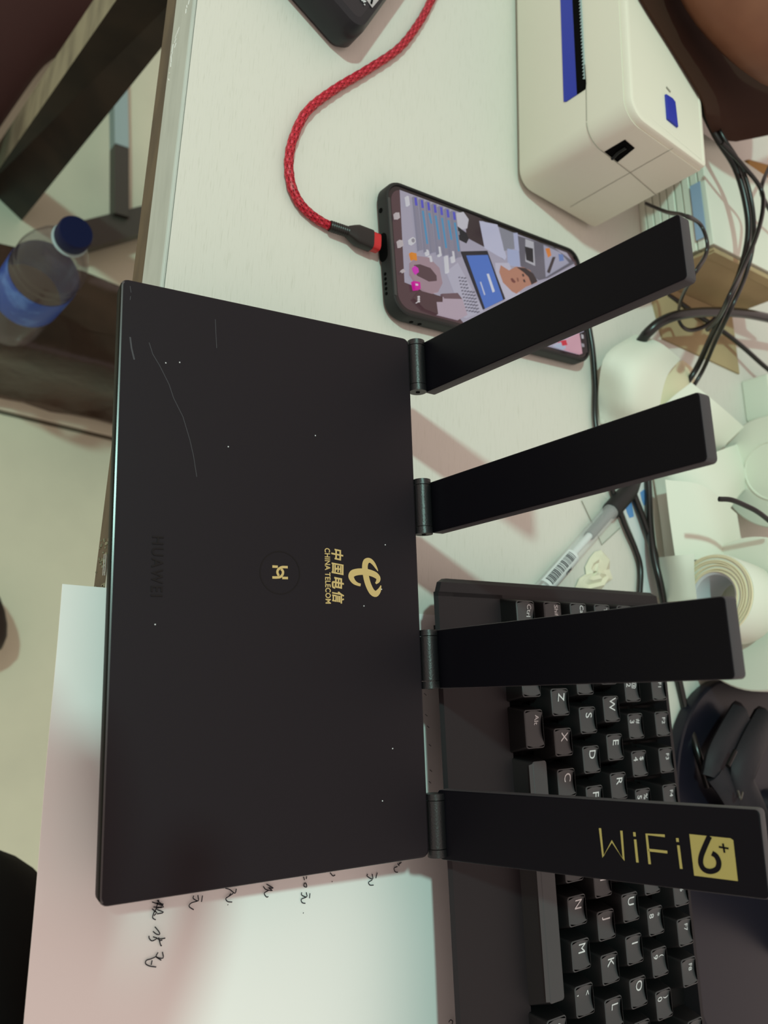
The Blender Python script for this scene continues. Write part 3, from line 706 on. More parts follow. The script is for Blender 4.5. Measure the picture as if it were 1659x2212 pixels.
def keymesh(wu):
    if wu in KM: return KM[wu]
    hb, ht = U1*wu/2-.0006, U1*wu/2-.0030
    def ring(hx, y0, y1, z, r, dish=0):
        o = rrect(-hx, hx, y0, y1, r, 3)
        return [(x, y, z - (dish*(1-(x/hx)**2) if dish else 0)) for x, y in o]
    f0 = .0030 if wu > 3 else 0
    L = [ring(hb, -.0090, .0090, -.0120, .0009), ring(ht+.0004, -.0066+f0, .0066, -.0014, .0014), ring(ht, -.0062+f0, .0064, -.0003, .0014), ring(ht-.0005, -.0057+f0, .0059, 0, .0012)]
    V, F = loft(L, True, False)
    # dished top grid
    n0 = len(V); nx, ny = 8, 3; hx = ht-.0006
    for j in range(ny+1):
        for i in range(nx+1):
            x = -hx+2*hx*i/nx; y = -.0056+.0114*j/ny
            rr = .0008 if (i in (0, nx) and j in (0, ny)) else 0
            V.append((x*(1-rr/hx), y, -.0014*max(0, 1-(x/min(hx, .0068))**2) if wu < 3 else -.0002))
    for j in range(ny):
        for i in range(nx): a = n0+j*(nx+1)+i; F.append((a, a+1, a+nx+2, a+nx+1))
    # stitch rim: flat ring between outline and grid kept tiny
    F.append(tuple(range(3*16, 4*16)))if wu >= 3 else None
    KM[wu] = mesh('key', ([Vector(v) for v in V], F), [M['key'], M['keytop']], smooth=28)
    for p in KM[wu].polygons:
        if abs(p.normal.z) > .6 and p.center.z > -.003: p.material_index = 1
    return KM[wu]
def key(u, row, wu=1, legend=None, leg2=None, voff=None):
    v = {-1: -1, 0: 0, 1: 1, 2: 2, 3: 3, 4: 4.27}[row]
    cu_ = (u+.142-.5+wu/2)*U1; cv = v*U1-.0020
    dz = {-1: -.0008, 0: -.0004, 1: 0, 2: 0, 3: -.0003, 4: -.0010}[row]
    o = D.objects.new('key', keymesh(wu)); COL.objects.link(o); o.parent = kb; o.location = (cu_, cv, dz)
    WM[o.name] = WM[kb.name] @ Matrix.Translation(Vector((cu_, cv, dz)))
    if legend is not None:
        small = len(legend) > 1
        lm = LG(legend, .0039 if small else .0066)
        x0 = -wu*U1/2+.0072 if not small else -wu*U1/2+.0078
        g = [move(lm, x0, .0016 if not leg2 else -.0020, 0)]
        if row == 4 or small: g = [move(lm, x0, .0022)]
        if leg2: g = [move(LG(legend, .0050), x0, -.0020), move(LG(leg2, .0044), x0, .0030)]
        vf = join(*g); hx = wu*U1/2-.0036
        vv = [(x, y, -.0014*max(0, 1-(x/min(hx, .0068))**2)+.00012 + (0 if z <= 0 else .00004)) for x, y, z in vf[0]]
        part('legend', (vv, vf[1]), M['white_print'], o)
        o['label'] = 'keycap %s' % (legend if not leg2 else legend+' '+leg2)
    return o
LGC = {}
def LG(s, size):
    if (s, size) not in LGC: LGC[(s, size)] = textvf(s, size, 0)
    return LGC[(s, size)]
for r_, off, let in ((0, 2.25, 'ZXCVBNM'), (1, 1.75, 'ASDFGHJKL'), (2, 1.5, 'QWERTYUIOP')):
    for i, ch in enumerate(let): key(off+i, r_, 1, ch)
key(9.25, 0, 1, ',', '<'); key(10.25, 0, 1, '.', '>'); key(11.25, 0, 1, '/', '?'); key(10.75, 1, 1, ';', ':'); key(11.75, 1, 1, "'", '"'); key(11.5, 2, 1, '[', '{')
for i, (a, b) in enumerate(zip('`1234567890-=', '~!@#$%^&*()_+')): key(i, 3, 1, a, b)
key(0, 0, 2.25, 'Shift'); key(0, 1, 1.75, 'Caps'); key(0, 2, 1.5, 'Tab'); key(0, 4, 1, 'Esc')
key(0, -1, 1.5, 'Ctrl'); key(1.5, -1, 1.25, 'Win'); key(2.75, -1, 1.25, 'Alt'); key(4.0, -1, 5.75); key(9.75, -1, 1.25, 'Alt'); key(11, -1, 1.25, 'Fn')
for k in range(4): key(2+k, 4, 1, 'F%d' % (k+1))
for k in range(4): key(6.5+k, 4, 1, 'F%d' % (k+5))
for k in range(4): key(11+k, 4, 1, 'F%d' % (k+9))

# ================================================================ CABLES
def cable(name, pts, r, label, cat='cable', z=None, flat=1, m='cable', group=None):
    P = [at(p[0], p[1], (p[2] if len(p) > 2 else r)) for p in pts]
    return solo(name, tube(smooth_path(P, 8), r, 12, True, flat), M[m], label, cat, smooth=50, group=group)
cable('power_cable', [(1480, 120, .05), (1512, 220, .068), (1545, 292, .072), (1588, 362, .074), (1611, 440, .074), (1616, 510, .072), (1598, 590, .066), (1566, 665, .060), (1533, 735, .034), (1505, 795, .014), (1470, 850, .006), (1430, 930, .005)], .0022, 'thick black cable curving down beside the white label stack')
cable('power_cable', [(1490, 120, .05), (1522, 210, .068), (1558, 290, .075), (1602, 362, .078), (1624, 440, .078), (1628, 515, .077), (1612, 590, .071), (1580, 665, .065), (1545, 738, .040), (1518, 800, .020), (1486, 855, .012), (1445, 935, .010)], .0015, 'glossy thin black cable running along the outside of the thick one', m='cable')
cable('power_cable', [(1560, 310, .080), (1600, 352, .082), (1642, 405, .082), (1648, 450, .084), (1634, 510, .084), (1604, 580, .080), (1575, 640, .08), (1553, 685, .06), (1528, 712, .04)], .0015, 'thin black cable swinging out right of the others')
cable('power_cable', [(1700, 300, .08), (1668, 350, .072), (1645, 405, .075), (1655, 440, .070), (1680, 480, .066)], .0015, 'short thin black cable crossing at the right edge above the label stack')
cable('power_cable', [(1396, 440, .030), (1440, 458, .05), (1480, 466, .075), (1512, 484, .070), (1527, 520, .072), (1524, 552, .070), (1500, 592, .07), (1474, 640, .04), (1465, 682, .016), (1475, 706, .014), (1496, 713, .014), (1530, 700, .02), (1562, 668, .03)], .0016, 'flat black lead curling past the tip of the first antenna', flat=.7)
cable('power_cable', [(1440, 636, .003), (1470, 655, .004), (1505, 680, .006), (1560, 715, .010), (1605, 750, .012), (1650, 790, .014), (1700, 830, .014)], .0019, 'black cable crossing under the tangle to the right edge')
cable('power_cable', [(1384, 738, .012), (1402, 716, .020), (1430, 694, .026), (1470, 680, .03), (1530, 674, .032), (1600, 676, .032), (1665, 688, .03), (1720, 700, .03)], .0036, 'thickest black cable ending over the curled paper')
cable('power_cable', [(1268, 680, .003), (1275, 720, .003), (1281, 760, .003), (1286, 830, .003), (1286, 905, .003), (1300, 985, .003), (1330, 1080, .003), (1352, 1140, .003), (1374, 1190, .003), (1384, 1230, .003), (1382, 1290, .003)], .0020, 'black cable along the phone and past the pen to the keyboard', flat=.8)
cable('power_cable', [(1350, 1000, .003), (1366, 1060, .004), (1392, 1130, .005), (1412, 1190, .006), (1428, 1270, .008), (1440, 1330, .008)], .0024, 'thick black cable passing beside the blue sticker')
cable('keyboard_cable', [(1396, 980, .003), (1401, 1060, .004), (1404, 1130, .006), (1412, 1200, .010), (1428, 1270, .012), (1444, 1360, .004), (1462, 1450, .003), (1482, 1540, .003), (1505, 1620, .012), (1530, 1700, .014)], .0024, 'black keyboard cable running behind the keyboard onto the black base')
cable('power_cable', [(1553, 1078, .07), (1580, 1080, .074), (1610, 1092, .076), (1640, 1108, .078), (1680, 1140, .078)], .0016, 'short black wire over the brown gap between the white rolls')

# ================================================================ PEN
pa, pb = at(1172, 1272, .0055), at(1376, 1040, .0055)
PD_ = (pb-pa).normalized(); Lp = (pb-pa).length
pen = thing('pen', 'clear gel pen with black rubber grip and barcode sticker', 'pen', tuple(pa))
part('barrel', lathe([(.0050, -.02), (.0052, 0), (.0052, Lp*.71)], 24, pa, PD_), M['clear'], pen, world=True, smooth=40, label='clear plastic barrel')
part('refill', cyl(pa-PD_*.02, pa+PD_*Lp*.70, .0021, 14), M['sticker'], pen, world=True, smooth=40)
part('ink', cyl(pa+PD_*Lp*.46, pa+PD_*Lp*.69, .0034, 14), M['inkfill'], pen, world=True, smooth=40, label='dark ink column')
part('grip', lathe([(.0056, Lp*.69), (.0060, Lp*.70), (.0060, Lp*.90), (.0050, Lp*.94), (.0030, Lp)], 24, pa, PD_), M['grip'], pen, world=True, smooth=40, label='black rubber grip')
s_ = PD_.cross(Vector((0, 0, 1))).normalized(); q_ = s_.cross(PD_)
def arc(h0, h1, a0, a1, r_, n=8):
    V = []; F = []
    for k in range(n+1):
        t = a0+(a1-a0)*k/n; dd = s_*math.cos(t)+q_*math.sin(t)
        V += [pa+PD_*h0+dd*r_, pa+PD_*h1+dd*r_, pa+PD_*h0+dd*(r_-.0001), pa+PD_*h1+dd*(r_-.0001)]
    for k in range(n): a_ = 4*k; F += [(a_, a_+1, a_+5, a_+4), (a_+2, a_+6, a_+7, a_+3), (a_, a_+4, a_+6, a_+2), (a_+1, a_+3, a_+7, a_+5)]
    return V, F
st = part('barcode_sticker', arc(.001, Lp*.27, .5, 2.9, .00535, 14), M['sticker'], pen, world=True, smooth=40)
bb = []; h = .0035
while h < Lp*.25:
    w_ = random.choice((.0003, .0005, .0009)); bb.append(arc(h, h+w_, 1.55, 2.6, .00545, 6)); h += w_+random.choice((.0004, .0006, .0009))
part('barcode', join(*bb), M['ink'], st, world=True)
TXF = Frame(pa+PD_*(Lp*.17)+(s_*math.cos(1.05)+q_*math.sin(1.05))*.0054, PD_, (s_*math.cos(1.05+math.pi/2)+q_*math.sin(1.05+math.pi/2)))
part('lettering', xf(rot(textvf('M&G', .0030, .00006), math.pi), TXF), M['ink'], st, world=True)

# ================================================================ STICKER, FILM, TAPE
def sheet_px(name, pts, z, th, m, label, cat, parent=None):
    P = [at(*p[:2], p[2] if len(p) > 2 else z) for p in pts]; n = len(P)
    V = P+[p-Vector((0, 0, th)) for p in P]
    F = [tuple(range(n)), tuple(range(2*n-1, n-1, -1))]+[(i, i+n, (i+1) % n+n, (i+1) % n) for i in range(n)]
    return solo(name, (V, F), M[m], label, cat) if parent is None else part(name, (V, F), M[m], parent, world=True, label=label)
stk = thing('sticker_sheet', 'white sticker strip with blue marks under the black cables', 'sticker', tuple(at(1390, 1150)))
sheet_px('strip', [(1338, 1082), (1380, 1040), (1400, 1040), (1410, 1120), (1424, 1290), (1386, 1290), (1378, 1180)], .0012, .0006, 'sticker', None, None, stk)
sheet_px('blue_mark', [(1350, 1092), (1356, 1086), (1364, 1084), (1369, 1112), (1369, 1116), (1360, 1119), (1355, 1108)], .0014, .0001, 'bluelab', None, None, stk)
sheet_px('blue_mark', [(1383, 1064), (1390, 1058), (1397, 1057), (1397, 1090), (1391, 1092), (1387, 1082)], .0014, .0001, 'bluelab', None, None, stk)
flm = thing('plastic_film', 'clear plastic film corner lying on the desk beside the pen', 'film', tuple(at(1310, 1120)))
sheet_px('film_sheet', [(1255, 1080), (1286, 1140), (1301, 1177), (1341, 1140), (1322, 1090), (1290, 1050)], .0006, .0003, 'film', None, None, flm)
edge = [at(*p, .0008) for p in ((1257, 1082), (1287, 1146), (1300, 1177), (1340, 1140))]
part('film_edge', tube(edge, .00025, 6), M['seam'], flm, world=True)
def crumple(pts, z, amp, seed):
    random.seed(seed); P = [at(*p, z) for p in pts]; c = sum(P, Vector())/len(P); V = []; rings = 5; n = len(P)
    for k in range(rings+1):
        for p in P:
            q = c+(p-c)*(k/rings) if k else c+(p-c)*.02
            V.append(Vector((q.x, q.y, z+abs(random.gauss(0, amp))*(1 if k < rings else .25))))
    F = []
    for k in range(rings):
        for i in range(n): j = (i+1) % n; F.append((k*n+i, k*n+j, (k+1)*n+j, (k+1)*n+i))
    F.append(tuple(range(n)))
    m_ = len(V); V += [v-Vector((0, 0, .0003)) for v in V]
    F += [tuple(i+m_ for i in reversed(f)) for f in F]
    F += [(rings*n+i, rings*n+(i+1) % n, rings*n+(i+1) % n+m_, rings*n+i+m_) for i in range(n)]
    return V, F
solo('tape_scrap', crumple([(1298, 1188), (1312, 1205), (1314, 1230), (1322, 1250), (1310, 1258), (1300, 1272), (1262, 1282), (1240, 1275), (1250, 1250), (1266, 1240), (1264, 1225), (1274, 1205), (1285, 1192)], .0008, .0016, 3), M['tape'], 'crumpled cream scrap of tape lying above the keyboard corner', 'scrap', smooth=30)

# ================================================================ LABEL ROLLS AND PAPERS (far side of the desk)
def roll(name, label, O, axis, R, rc, Wd, mbody, mside, nl=6, m_core='core'):
    t = thing(name, label, 'label roll', tuple(O))
    ax = Vector(axis).normalized()
    part('paper_winding', lathe([(rc, .0004), (R*.985, 0), (R, .0008), (R, Wd-.0008), (R*.985, Wd), (rc, Wd-.0004)], 56, O, ax, False, False), [mbody], t, world=True, smooth=35)
    part('core', lathe([(rc-.0015, .001), (rc, 0), (rc, Wd), (rc-.0015, Wd-.001), (rc-.0015, .001)], 40, O, ax, False, False), M[m_core], t, world=True, smooth=35, label='grey cardboard core')
    ll = []
    for k in range(nl):
        r0 = rc+(R-rc)*(k+.5)/nl; ll.append(lathe([(r0-.0006, .0002), (r0-.0003, -.0008), (r0+.0004, -.0008), (r0+.0007, .0003)], 48, Vector(O)+Vector((random.uniform(-.001, .001), 0, random.uniform(-.001, .001))), ax, False, False))
    part('layer_edge', join(*ll), mside, t, world=True, smooth=40, label='cream layered paper edges')
    return t
ARO = Vector((-.068, .486, .048))
roll('label_roll', 'thick cream-edged label roll with open core facing the antennas', ARO+Vector((-.018, -.009, -.002)), (.05, 1, .0), .0265, .0150, .030, M['label'], M['cream'], 7)
big = thing('label_roll', 'largest white label roll lying right of the cream-edged roll', 'label roll', (-.072, .52, 0))
part('paper_winding', lathe([(.004, .0), (.0485, 0), (.0495, .001), (.0495, .13)], 64, Vector((-.0790, .514, .0497)), (-.03, 1, 0)), M['label'], big, world=True, smooth=35)
b2o = Vector((-.188, .572, .0415))
roll('label_roll', 'white label roll at the right edge above the brown gap', b2o, (-.30, 1, 0), .041, .0015, .11, M['label'], M['label'], 1)
def sheetgrid(name, rows, label, cat, m='label', th=.0003):     # rows of (px,py,z) points -> smooth sheet
    R_ = [[at(*p) for p in smooth_path([Vector(q) for q in row], 5)] if False else [at(p.x, p.y, p.z) for p in smooth_path([Vector(q) for q in row], 5)] for row in rows]
    n = len(R_[0]); cols_ = [smooth_path([r_[i] for r_ in R_], 5) for i in range(n)]; m_ = len(cols_[0])
    V = [p for c_ in cols_ for p in c_]; F = []
    for i in range(n-1):
        for j in range(m_-1): a_ = i*m_+j; F.append((a_, a_+1, a_+m_+1, a_+m_))
    N_ = len(V); V2 = [v-Vector((0, 0, th)) for v in V]
    F2 = [tuple(i+N_ for i in reversed(f)) for f in F]
    bd = list(range(m_))+[(i+1)*m_-1 for i in range(1, n)]+[(n-1)*m_+j for j in range(m_-2, -1, -1)]+[i*m_ for i in range(n-2, 0, -1)]
    F3 = [(bd[k], bd[k]+N_, bd[(k+1) % len(bd)]+N_, bd[(k+1) % len(bd)]) for k in range(len(bd))]
    return solo(name, (V+V2, F+F2+F3), M[m], label, cat, smooth=60)
sheetgrid('label_strip', [[(1372, 722, .004), (1310, 765, .016), (1294, 840, .006), (1296, 915, .001)], [(1425, 740, .018), (1380, 790, .032), (1362, 870, .026), (1362, 930, .012)], [(1470, 775, .012), (1440, 815, .026), (1425, 880, .024), (1424, 935, .014)]],
          'curled white label strip rising beside the phone cable', 'paper')
sheetgrid('label_strip', [[(1475, 778, .002), (1425, 800, .010), (1405, 850, .012)], [(1500, 800, .004), (1470, 840, .016), (1450, 900, .018)], [(1500, 830, .002), (1500, 880, .010), (1490, 940, .012)]],
          'yellowish label strip tucked behind the curled white strip', 'paper', 'cream')
sheetgrid('paper_scrap', [[(1493, 826, .030), (1550, 872, .034), (1607, 922, .030)], [(1440, 870, .020), (1500, 920, .026), (1570, 958, .022)], [(1400, 930, .010), (1450, 960, .016), (1534, 990, .012)]],
          'white torn paper corner behind the second antenna tip', 'paper')
sheetgrid('label_strip', [[(1650, 940, .006), (1655, 985, .004), (1662, 1035, .003)], [(1590, 960, .020), (1606, 1010, .022), (1606, 1060, .020)], [(1520, 985, .026), (1548, 1060, .030), (1556, 1130, .030)], [(1450, 1000, .016), (1480, 1080, .020), (1496, 1190, .022)], [(1410, 1010, .003), (1424, 1100, .004), (1438, 1212, .006)]],
          'long white label strip draped towards the label rolls', 'paper')
sheetgrid('label_strip', [[(1437, 1036, .021), (1447, 1120, .022), (1460, 1210, .022)], [(1520, 1050, .033), (1540, 1130, .034), (1550, 1208, .033)], [(1592, 1110, .026), (1600, 1160, .026), (1606, 1210, .024)]],
          'second white label strip lying over the draped one', 'paper')
sheetgrid('label_strip', [[(1424, 1204, .010), (1460, 1200, .026), (1500, 1196, .036)], [(1430, 1250, .010), (1468, 1246, .026), (1500, 1240, .036)], [(1436, 1300, .010), (1474, 1300, .026), (1506, 1300, .036)]],
          'white label end peeling off the cream-edged roll', 'paper')
cr = at(1600, 840, .03)
solo('small_box', xf(prism(rrect(-.018, .018, 0, .05, .003, 3), 0, .022, .001), Frame((at(1606, 868).x, at(1606, 868).y, 0), (1, .1, 0), (-.1, 1, 0))), M['label'], 'small white box at the right edge among the cables', 'box', smooth=35)
solo('power_plug', xf(prism(rrect(-.012, .012, 0, .03, .004, 3), 0, .026, .002), Frame((at(1640, 830, 0).x-.01, at(1640, 830, 0).y+.03, .0225), (1, .1, 0), (-.1, 1, 0))), M['plug'], 'black power plug at the right edge on the small white box', 'plug', smooth=35)

# ---- stack of label sheets and kraft box
KX = Frame((-.3330, .4870, 0), (.995, .10, 0), (-.10, .995, 0))
sb = thing('label_stack', 'stack of white folded label sheets with pale blue label behind the printer', 'label stack', frame=KX)
zz = .0; k = 0
for k in range(9):
    h_ = .0062; z0 = k*h_
    part('label_sheet', prism([(-.085+random.uniform(-.002, .002), random.uniform(-.0012, .0012)), (random.uniform(-.001, .001), random.uniform(-.0012, .0012)), (0, .10), (-.085, .10)], z0, z0+h_-.0007, .0006), M['label'], sb)
lq = Frame(KX.w(0, 0, 0), KX.U, (0, 0, 1))
part('blue_label', xf(prism([(-.048, .044), (-.006, .044), (-.006, .052), (-.048, .052)], .0014, .0017), lq), M['palelab'], sb, world=True)
kb2 = thing('cardboard_box', 'open kraft cardboard box beside the white label stack', 'box', frame=Frame(KX.w(.004, 0, 0), KX.U, KX.V))
part('side_panel', box(0, .002, -.001, .115, 0, .0555), M['kraft'], kb2)
part('flap', hexa([(.002, 0, .048), (.002, .113, .048), (.0035, .113, .048), (.0035, 0, .048)], [(.002, 0, .0555), (.002, .113, .0555), (.0035, .113, .0555), (.0035, 0, .0555)]), M['kraft'], kb2)
part('floor_flap', hexa([(.0025, .0, .0), (.0025, .113, .0), (.052, .118, .0), (.045, .012, .0)], [(.0025, .0, .004), (.0025, .113, .004), (.052, .118, .0015), (.045, .012, .0015)]), M['kraft'], kb2)

# ---- arm, added shade sheet and bits at the upper right
def skinmesh(name, pts, rad, m, parent=None, label=None, cat=None, edges=None, sub=2):
    me = D.meshes.new(name); c = Vector(pts[0])
    if parent is not None: c = WM[parent.name].translation.copy()
    me.from_pydata([tuple(Vector(p)-c) for p in pts], edges or [(i, i+1) for i in range(len(pts)-1)], [])
    o = D.objects.new(name, me); COL.objects.link(o)
    sk = o.modifiers.new('s', 'SKIN'); sk.use_smooth_shade = True
    for v, r_ in zip(me.skin_vertices[0].data, rad): v.radius = (r_, r_) if not isinstance(r_, tuple) else r_
    me.skin_vertices[0].data[0].use_root = True
    s2 = o.modifiers.new('u', 'SUBSURF'); s2.levels = sub; s2.render_levels = sub
    bpy.context.view_layer.update()
    ev = D.meshes.new_from_object(o.evaluated_get(bpy.context.evaluated_depsgraph_get()))
    ev.materials.clear(); ev.materials.append(m); ev.polygons.foreach_set('use_smooth', [True]*len(ev.polygons))
    o.modifiers.clear(); o.data = ev
    if parent is not None: o.parent = parent
    else: o.location = c
    if label: o['label'] = label
    if cat: o['category'] = cat
    return o
hnd = [at(1640, -620, .122), at(1570, -400, .124), at(1535, -240, .126), at(1535, -100, .126), at(1602, 10, .126), at(1695, 106, .126), at(1850, 110, .13), at(2050, 20, .15)]
skinmesh('person', hnd, [.032, .031, .030, .029, .028, .026, .030, .036], M['skin'], None, 'bare bent arm and elbow of a person behind the white printer', 'person', sub=2)
def drape(rows, amp, seed, th=.0012):
    random.seed(seed); R_ = []
    for row in rows: R_.append([at(p.x, p.y, p.z) for p in smooth_path([Vector(q) for q in row], 4)])
    n, m_ = len(R_), len(R_[0]); V = []
    for i in range(n):
        for k in range(m_): V.append(R_[i][k]+Vector((0, 0, (random.uniform(0, amp) if 0 < i and k else 0))))
    N_ = len(V); F = [(i*m_+k, i*m_+k+1, (i+1)*m_+k+1, (i+1)*m_+k) for i in range(n-1) for k in range(m_-1)]
    V += [v-Vector((0, 0, th)) for v in V]; F += [tuple(q+N_ for q in reversed(f)) for f in F]
    bd = list(range(m_))+[(i+1)*m_-1 for i in range(1, n)]+[(n-1)*m_+k for k in range(m_-2, -1, -1)]+[i*m_ for i in range(n-2, 0, -1)]
    F += [(bd[k], bd[k]+N_, bd[(k+1) % len(bd)]+N_, bd[(k+1) % len(bd)]) for k in range(len(bd))]
    return V, F
solo('shade_sheet', drape([[(1330, -110, .0925), (1388, 0, .0925), (1452, 103, .0925), (1515, 207, .0925), (1527, 250, .088), (1548, 300, .066)],
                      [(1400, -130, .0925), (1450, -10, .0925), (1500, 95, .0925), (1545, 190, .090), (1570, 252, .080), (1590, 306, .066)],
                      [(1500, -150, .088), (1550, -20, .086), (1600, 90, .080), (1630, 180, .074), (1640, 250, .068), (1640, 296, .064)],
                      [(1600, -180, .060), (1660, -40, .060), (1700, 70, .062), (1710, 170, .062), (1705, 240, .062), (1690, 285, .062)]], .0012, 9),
     M['shadesheet'], 'dark brown sheet added for the shade behind the white printer', 'shade sheet', smooth=60)
solo('card_wedge', xf(prism(rrect(0, .06, 0, .06, .006, 3), 0, .035, .002), Frame((at(1612, 340, .035).x, at(1612, 340, .035).y, 0), (.9, .3, 0), (-.3, .9, 0))), M['orange'], 'ochre card block at the right edge below the arm', 'box', smooth=35)
cable('signal_wire', [(1555, 300, .03), (1575, 275, .05), (1610, 262, .06), (1640, 270, .06), (1665, 285, .06)], .0013, 'dark red wire looping below the arm', m='wire')
cable('signal_wire', [(1600, 300, .04), (1630, 285, .06), (1650, 270, .062), (1675, 255, .06)], .0013, 'dark red wire crossing the other near the right edge', m='wire')

# ================================================================ MONITOR BASE AND BLACK BAG
c0_ = at(1462, 1640); c1_ = at(1530, 2180)
MB = yawframe((.082, .600, 0), .05)
mb = thing('monitor_base', 'glossy black rounded base behind the keyboard', 'monitor base', frame=MB)
part('plate', prism(rrect(-.125, .115, -.115, .10, .075, 12), 0, .010, .002), M['base'], mb, smooth=30)
part('neck', loft([[(x, y, .0098) for x, y in rrect(-.05, .06, -.02, .03, .01, 4)], [(x, y, .05) for x, y in rrect(-.04, .05, 0, .04, .01, 4)], [(x, y, .12) for x, y in rrect(-.04, .05, .02, .05, .01, 4)]]), M['base'], mb, smooth=30)
def fold(pts, r_, fl): return tube(smooth_path([at(*p) for p in pts], 5), r_, 10, True, fl)
bgp = thing('black_strap', 'folded black fabric strap lying on the black base', 'strap', tuple(at(1560, 1640, .01)))
part('fold', fold([(1600, 1545, .02), (1575, 1590, .024), (1550, 1640, .024), (1540, 1680, .022)], .011, .5), M['bagblack'], bgp, world=True, smooth=60)
part('fold', fold([(1545, 1665, .024), (1570, 1700, .026), (1590, 1740, .024), (1600, 1780, .02)], .010, .5), M['bagblack'], bgp, world=True, smooth=60)
part('fold', fold([(1650, 1560, .02), (1620, 1620, .030), (1600, 1680, .030), (1618, 1730, .026), (1640, 1780, .02)], .012, .55), M['bagblack'], bgp, world=True, smooth=60)
part('buckle', fold([(1588, 1622, .036), (1572, 1655, .036)], .0015, 1), M['glossblack'], bgp, world=True, smooth=60)
part('tag', fold([(1594, 1708, .036), (1600, 1725, .038), (1604, 1712, .036)], .0010, .6), M['steel'], bgp, world=True, smooth=60)

# ================================================================ UNDER THE DESK
bt_c = Vector((-.4038, .1718, -.57))
bot = thing('water_bottle', 'clear plastic water bottle with navy cap and blue label below the desk', 'bottle', tuple(bt_c))
part('cap', join(lathe([(.0148, .206), (.0152, .208), (.0152, .218), (.0142, .220)], 40, bt_c)), M['cap'], bot, world=True, smooth=35)
part('neck_ring', lathe([(.0145, .2010), (.0160, .2020), (.0160, .2030), (.0145, .2040)], 32, bt_c), M['steelblue'], bot, world=True, smooth=35)
part('bottle_body', lathe([(.024, .001), (.031, .004), (.0325, .012), (.0325, .085), (.0325, .135), (.0315, .138), (.0325, .141), (.0325, .146), (.0313, .149), (.0325, .152), (.0310, .160), (.026, .176), (.019, .190), (.0135, .199), (.0125, .205)], 40, bt_c), M['pet'], bot, world=True, smooth=60)
part('wrap_label', lathe([(.0329, .070), (.0331, .071), (.0331, .127), (.0329, .128)], 40, bt_c, capb=False, capt=False), M['blabel'], bot, world=True, smooth=40)
# brown glossy bag-covered box
bgc = thing('plastic_bag', 'crumpled glossy brown plastic bag under the water bottle', 'bag', (-.47, .30, -.75))
V = []; rings = []
random.seed(5)
bo = rrect(-.500, -.380, .10, .62, .02, 5)
def dens(ol_, k):
    out = []
    for i in range(len(ol_)):
        a_, b_ = Vector(ol_[i]), Vector(ol_[(i+1) % len(ol_)])
        n_ = max(1, int((b_-a_).length/.03))
        out += [tuple(a_+(b_-a_)*(j/n_)) for j in range(n_)]
    return out
bo = dens(bo, 1)
L_ = []
for z_, ins in ((-.75, .0), (-.72, -.004), (-.68, .004), (-.63, .0), (-.585, .004), (-.572, .012), (-.571, .025), (-.571, .045)):
    L_.append([(x+random.uniform(-.003, .003), y+random.uniform(-.003, .003), z_+random.uniform(-.0012, .0008)*(z_ > -.74)) for x, y in inset(bo, ins)])
part('bag_skin', loft(L_), M['bag'], bgc, world=True, smooth=60)
def bar(name, a_, b_, w, h_, m, par):
    a_, b_ = Vector(a_), Vector(b_); t = (b_-a_).normalized(); s2_ = Vector((-t.y, t.x, 0)).normalized()*w/2; up = Vector((0, 0, h_))
    return part(name, hexa([a_-s2_, a_+s2_, b_+s2_, b_-s2_], [a_-s2_+up, a_+s2_+up, b_+s2_+up, b_-s2_+up]), m, par, world=True)
fr = thing('foot_rest', 'dark steel tube frame on the floor under the desk', 'foot rest', tuple(at(250, 480, -.75)))
bar('cross_tube', at(252, 330, -.72), at(252, 478, -.72), .020, .02, M['steel'], fr)
bar('cross_tube', at(248, 60, -.72), at(252, 331, -.72), .020, .02, M['steelblue'], fr)['label'] = 'pale blue length of the tube'
bar('side_tube', at(150, 527, -.73), at(420, 455, -.73), .036, .022, M['steel'], fr)
bar('foot', at(252, 100, -.75), at(252, 112, -.75), .03, .031, M['steel'], fr)
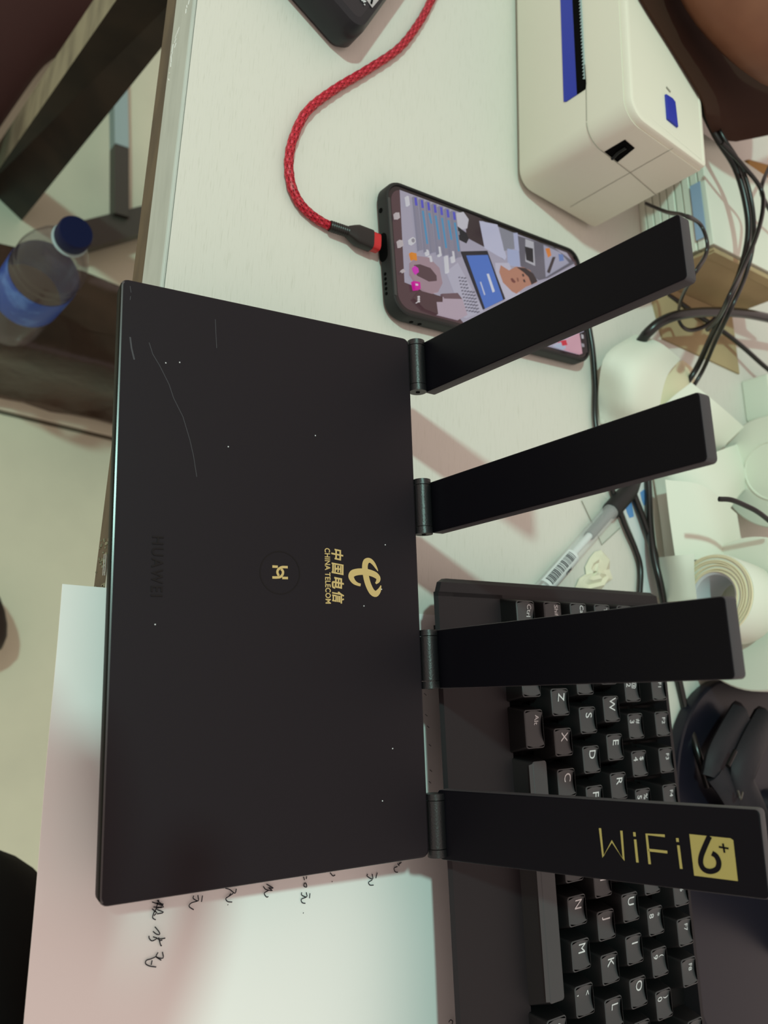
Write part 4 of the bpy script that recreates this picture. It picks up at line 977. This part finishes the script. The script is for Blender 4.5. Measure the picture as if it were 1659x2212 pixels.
# dark shapes of people near the left edge
skinmesh('person', [at(-330, 560, -.69), at(-230, 400, -.68), at(-80, 193, -.67), at(-25, 115, -.66), at(30, 48, -.66), at(100, 5, -.66), at(330, -150, -.66)], [.05, .058, .058, .058, .058, .062, .066], M['trouser'], None, 'bent leg in dark reddish-brown trousers behind the desk leg', 'person', sub=2)
skinmesh('shoe', [at(-140, 1370, -.70), at(-50, 1335, -.70), at(-5, 1325, -.705)], [.05, .052, .046], M['shoe'], None, 'dark brown rounded shoe toe on the tiles at the left edge', 'shoe', sub=2)
# the photographer: seated knee at the lower left corner, unseen arm added behind the camera to shade the paper
phg = thing('person', 'black trousered knee of the seated photographer at the lower left corner', 'person', (.16, -.1, -.75))
skinmesh('trousers', [at(-200, 1950, -.42), at(-90, 2050, -.30), at(-20, 2260, -.24), at(20, 2500, -.2)], [.06, .075, .080, .085], M['blackcloth'], phg)
V3 = Vector
SH = V3((-.07, -.015, 0))
arm = [V3((.62, -.30, .22)), V3((.46, -.20, .32)), V3((.30, -.115, .39)), V3((.17, -.095, .41)), V3((.105, -.100, .415)), V3((.075, -.105, .417)), V3((.045, -.110, .418))]
ar = [.050, .044, .038, .030, (.027, .020), (.030, .016), (.033, .014)]
ed = [(k, k+1) for k in range(6)]
for fi, (oy, ln, dx) in enumerate(((-.030, .058, -.004), (-.011, .072, 0), (.009, .078, 0), (.028, .070, -.002))):
    b = len(arm); base = V3((.018+dx*0, -.116-oy, .417))
    a0 = math.radians(188+oy*200); dr = V3((math.cos(a0), math.sin(a0)*.6, 0))
    arm += [base, base+dr*ln*.5+V3((0, 0, -.004)), base+dr*ln*.8+V3((0, 0, -.014)), base+dr*ln*.95+V3((0, 0, -.026))]
    ar += [.0095, .0085, .0080, .0070]; ed += [(6, b), (b, b+1), (b+1, b+2), (b+2, b+3)]
b = len(arm)
arm += [V3((.050, -.068, .412)), V3((.020, -.052, .405)), V3((-.004, -.046, .398))]; ar += [.0115, .0100, .0085]; ed += [(5, b), (b, b+1), (b+1, b+2)]
skinmesh('shading_arm', [p+SH for p in arm], ar, M['skin'], phg, edges=ed, sub=1)
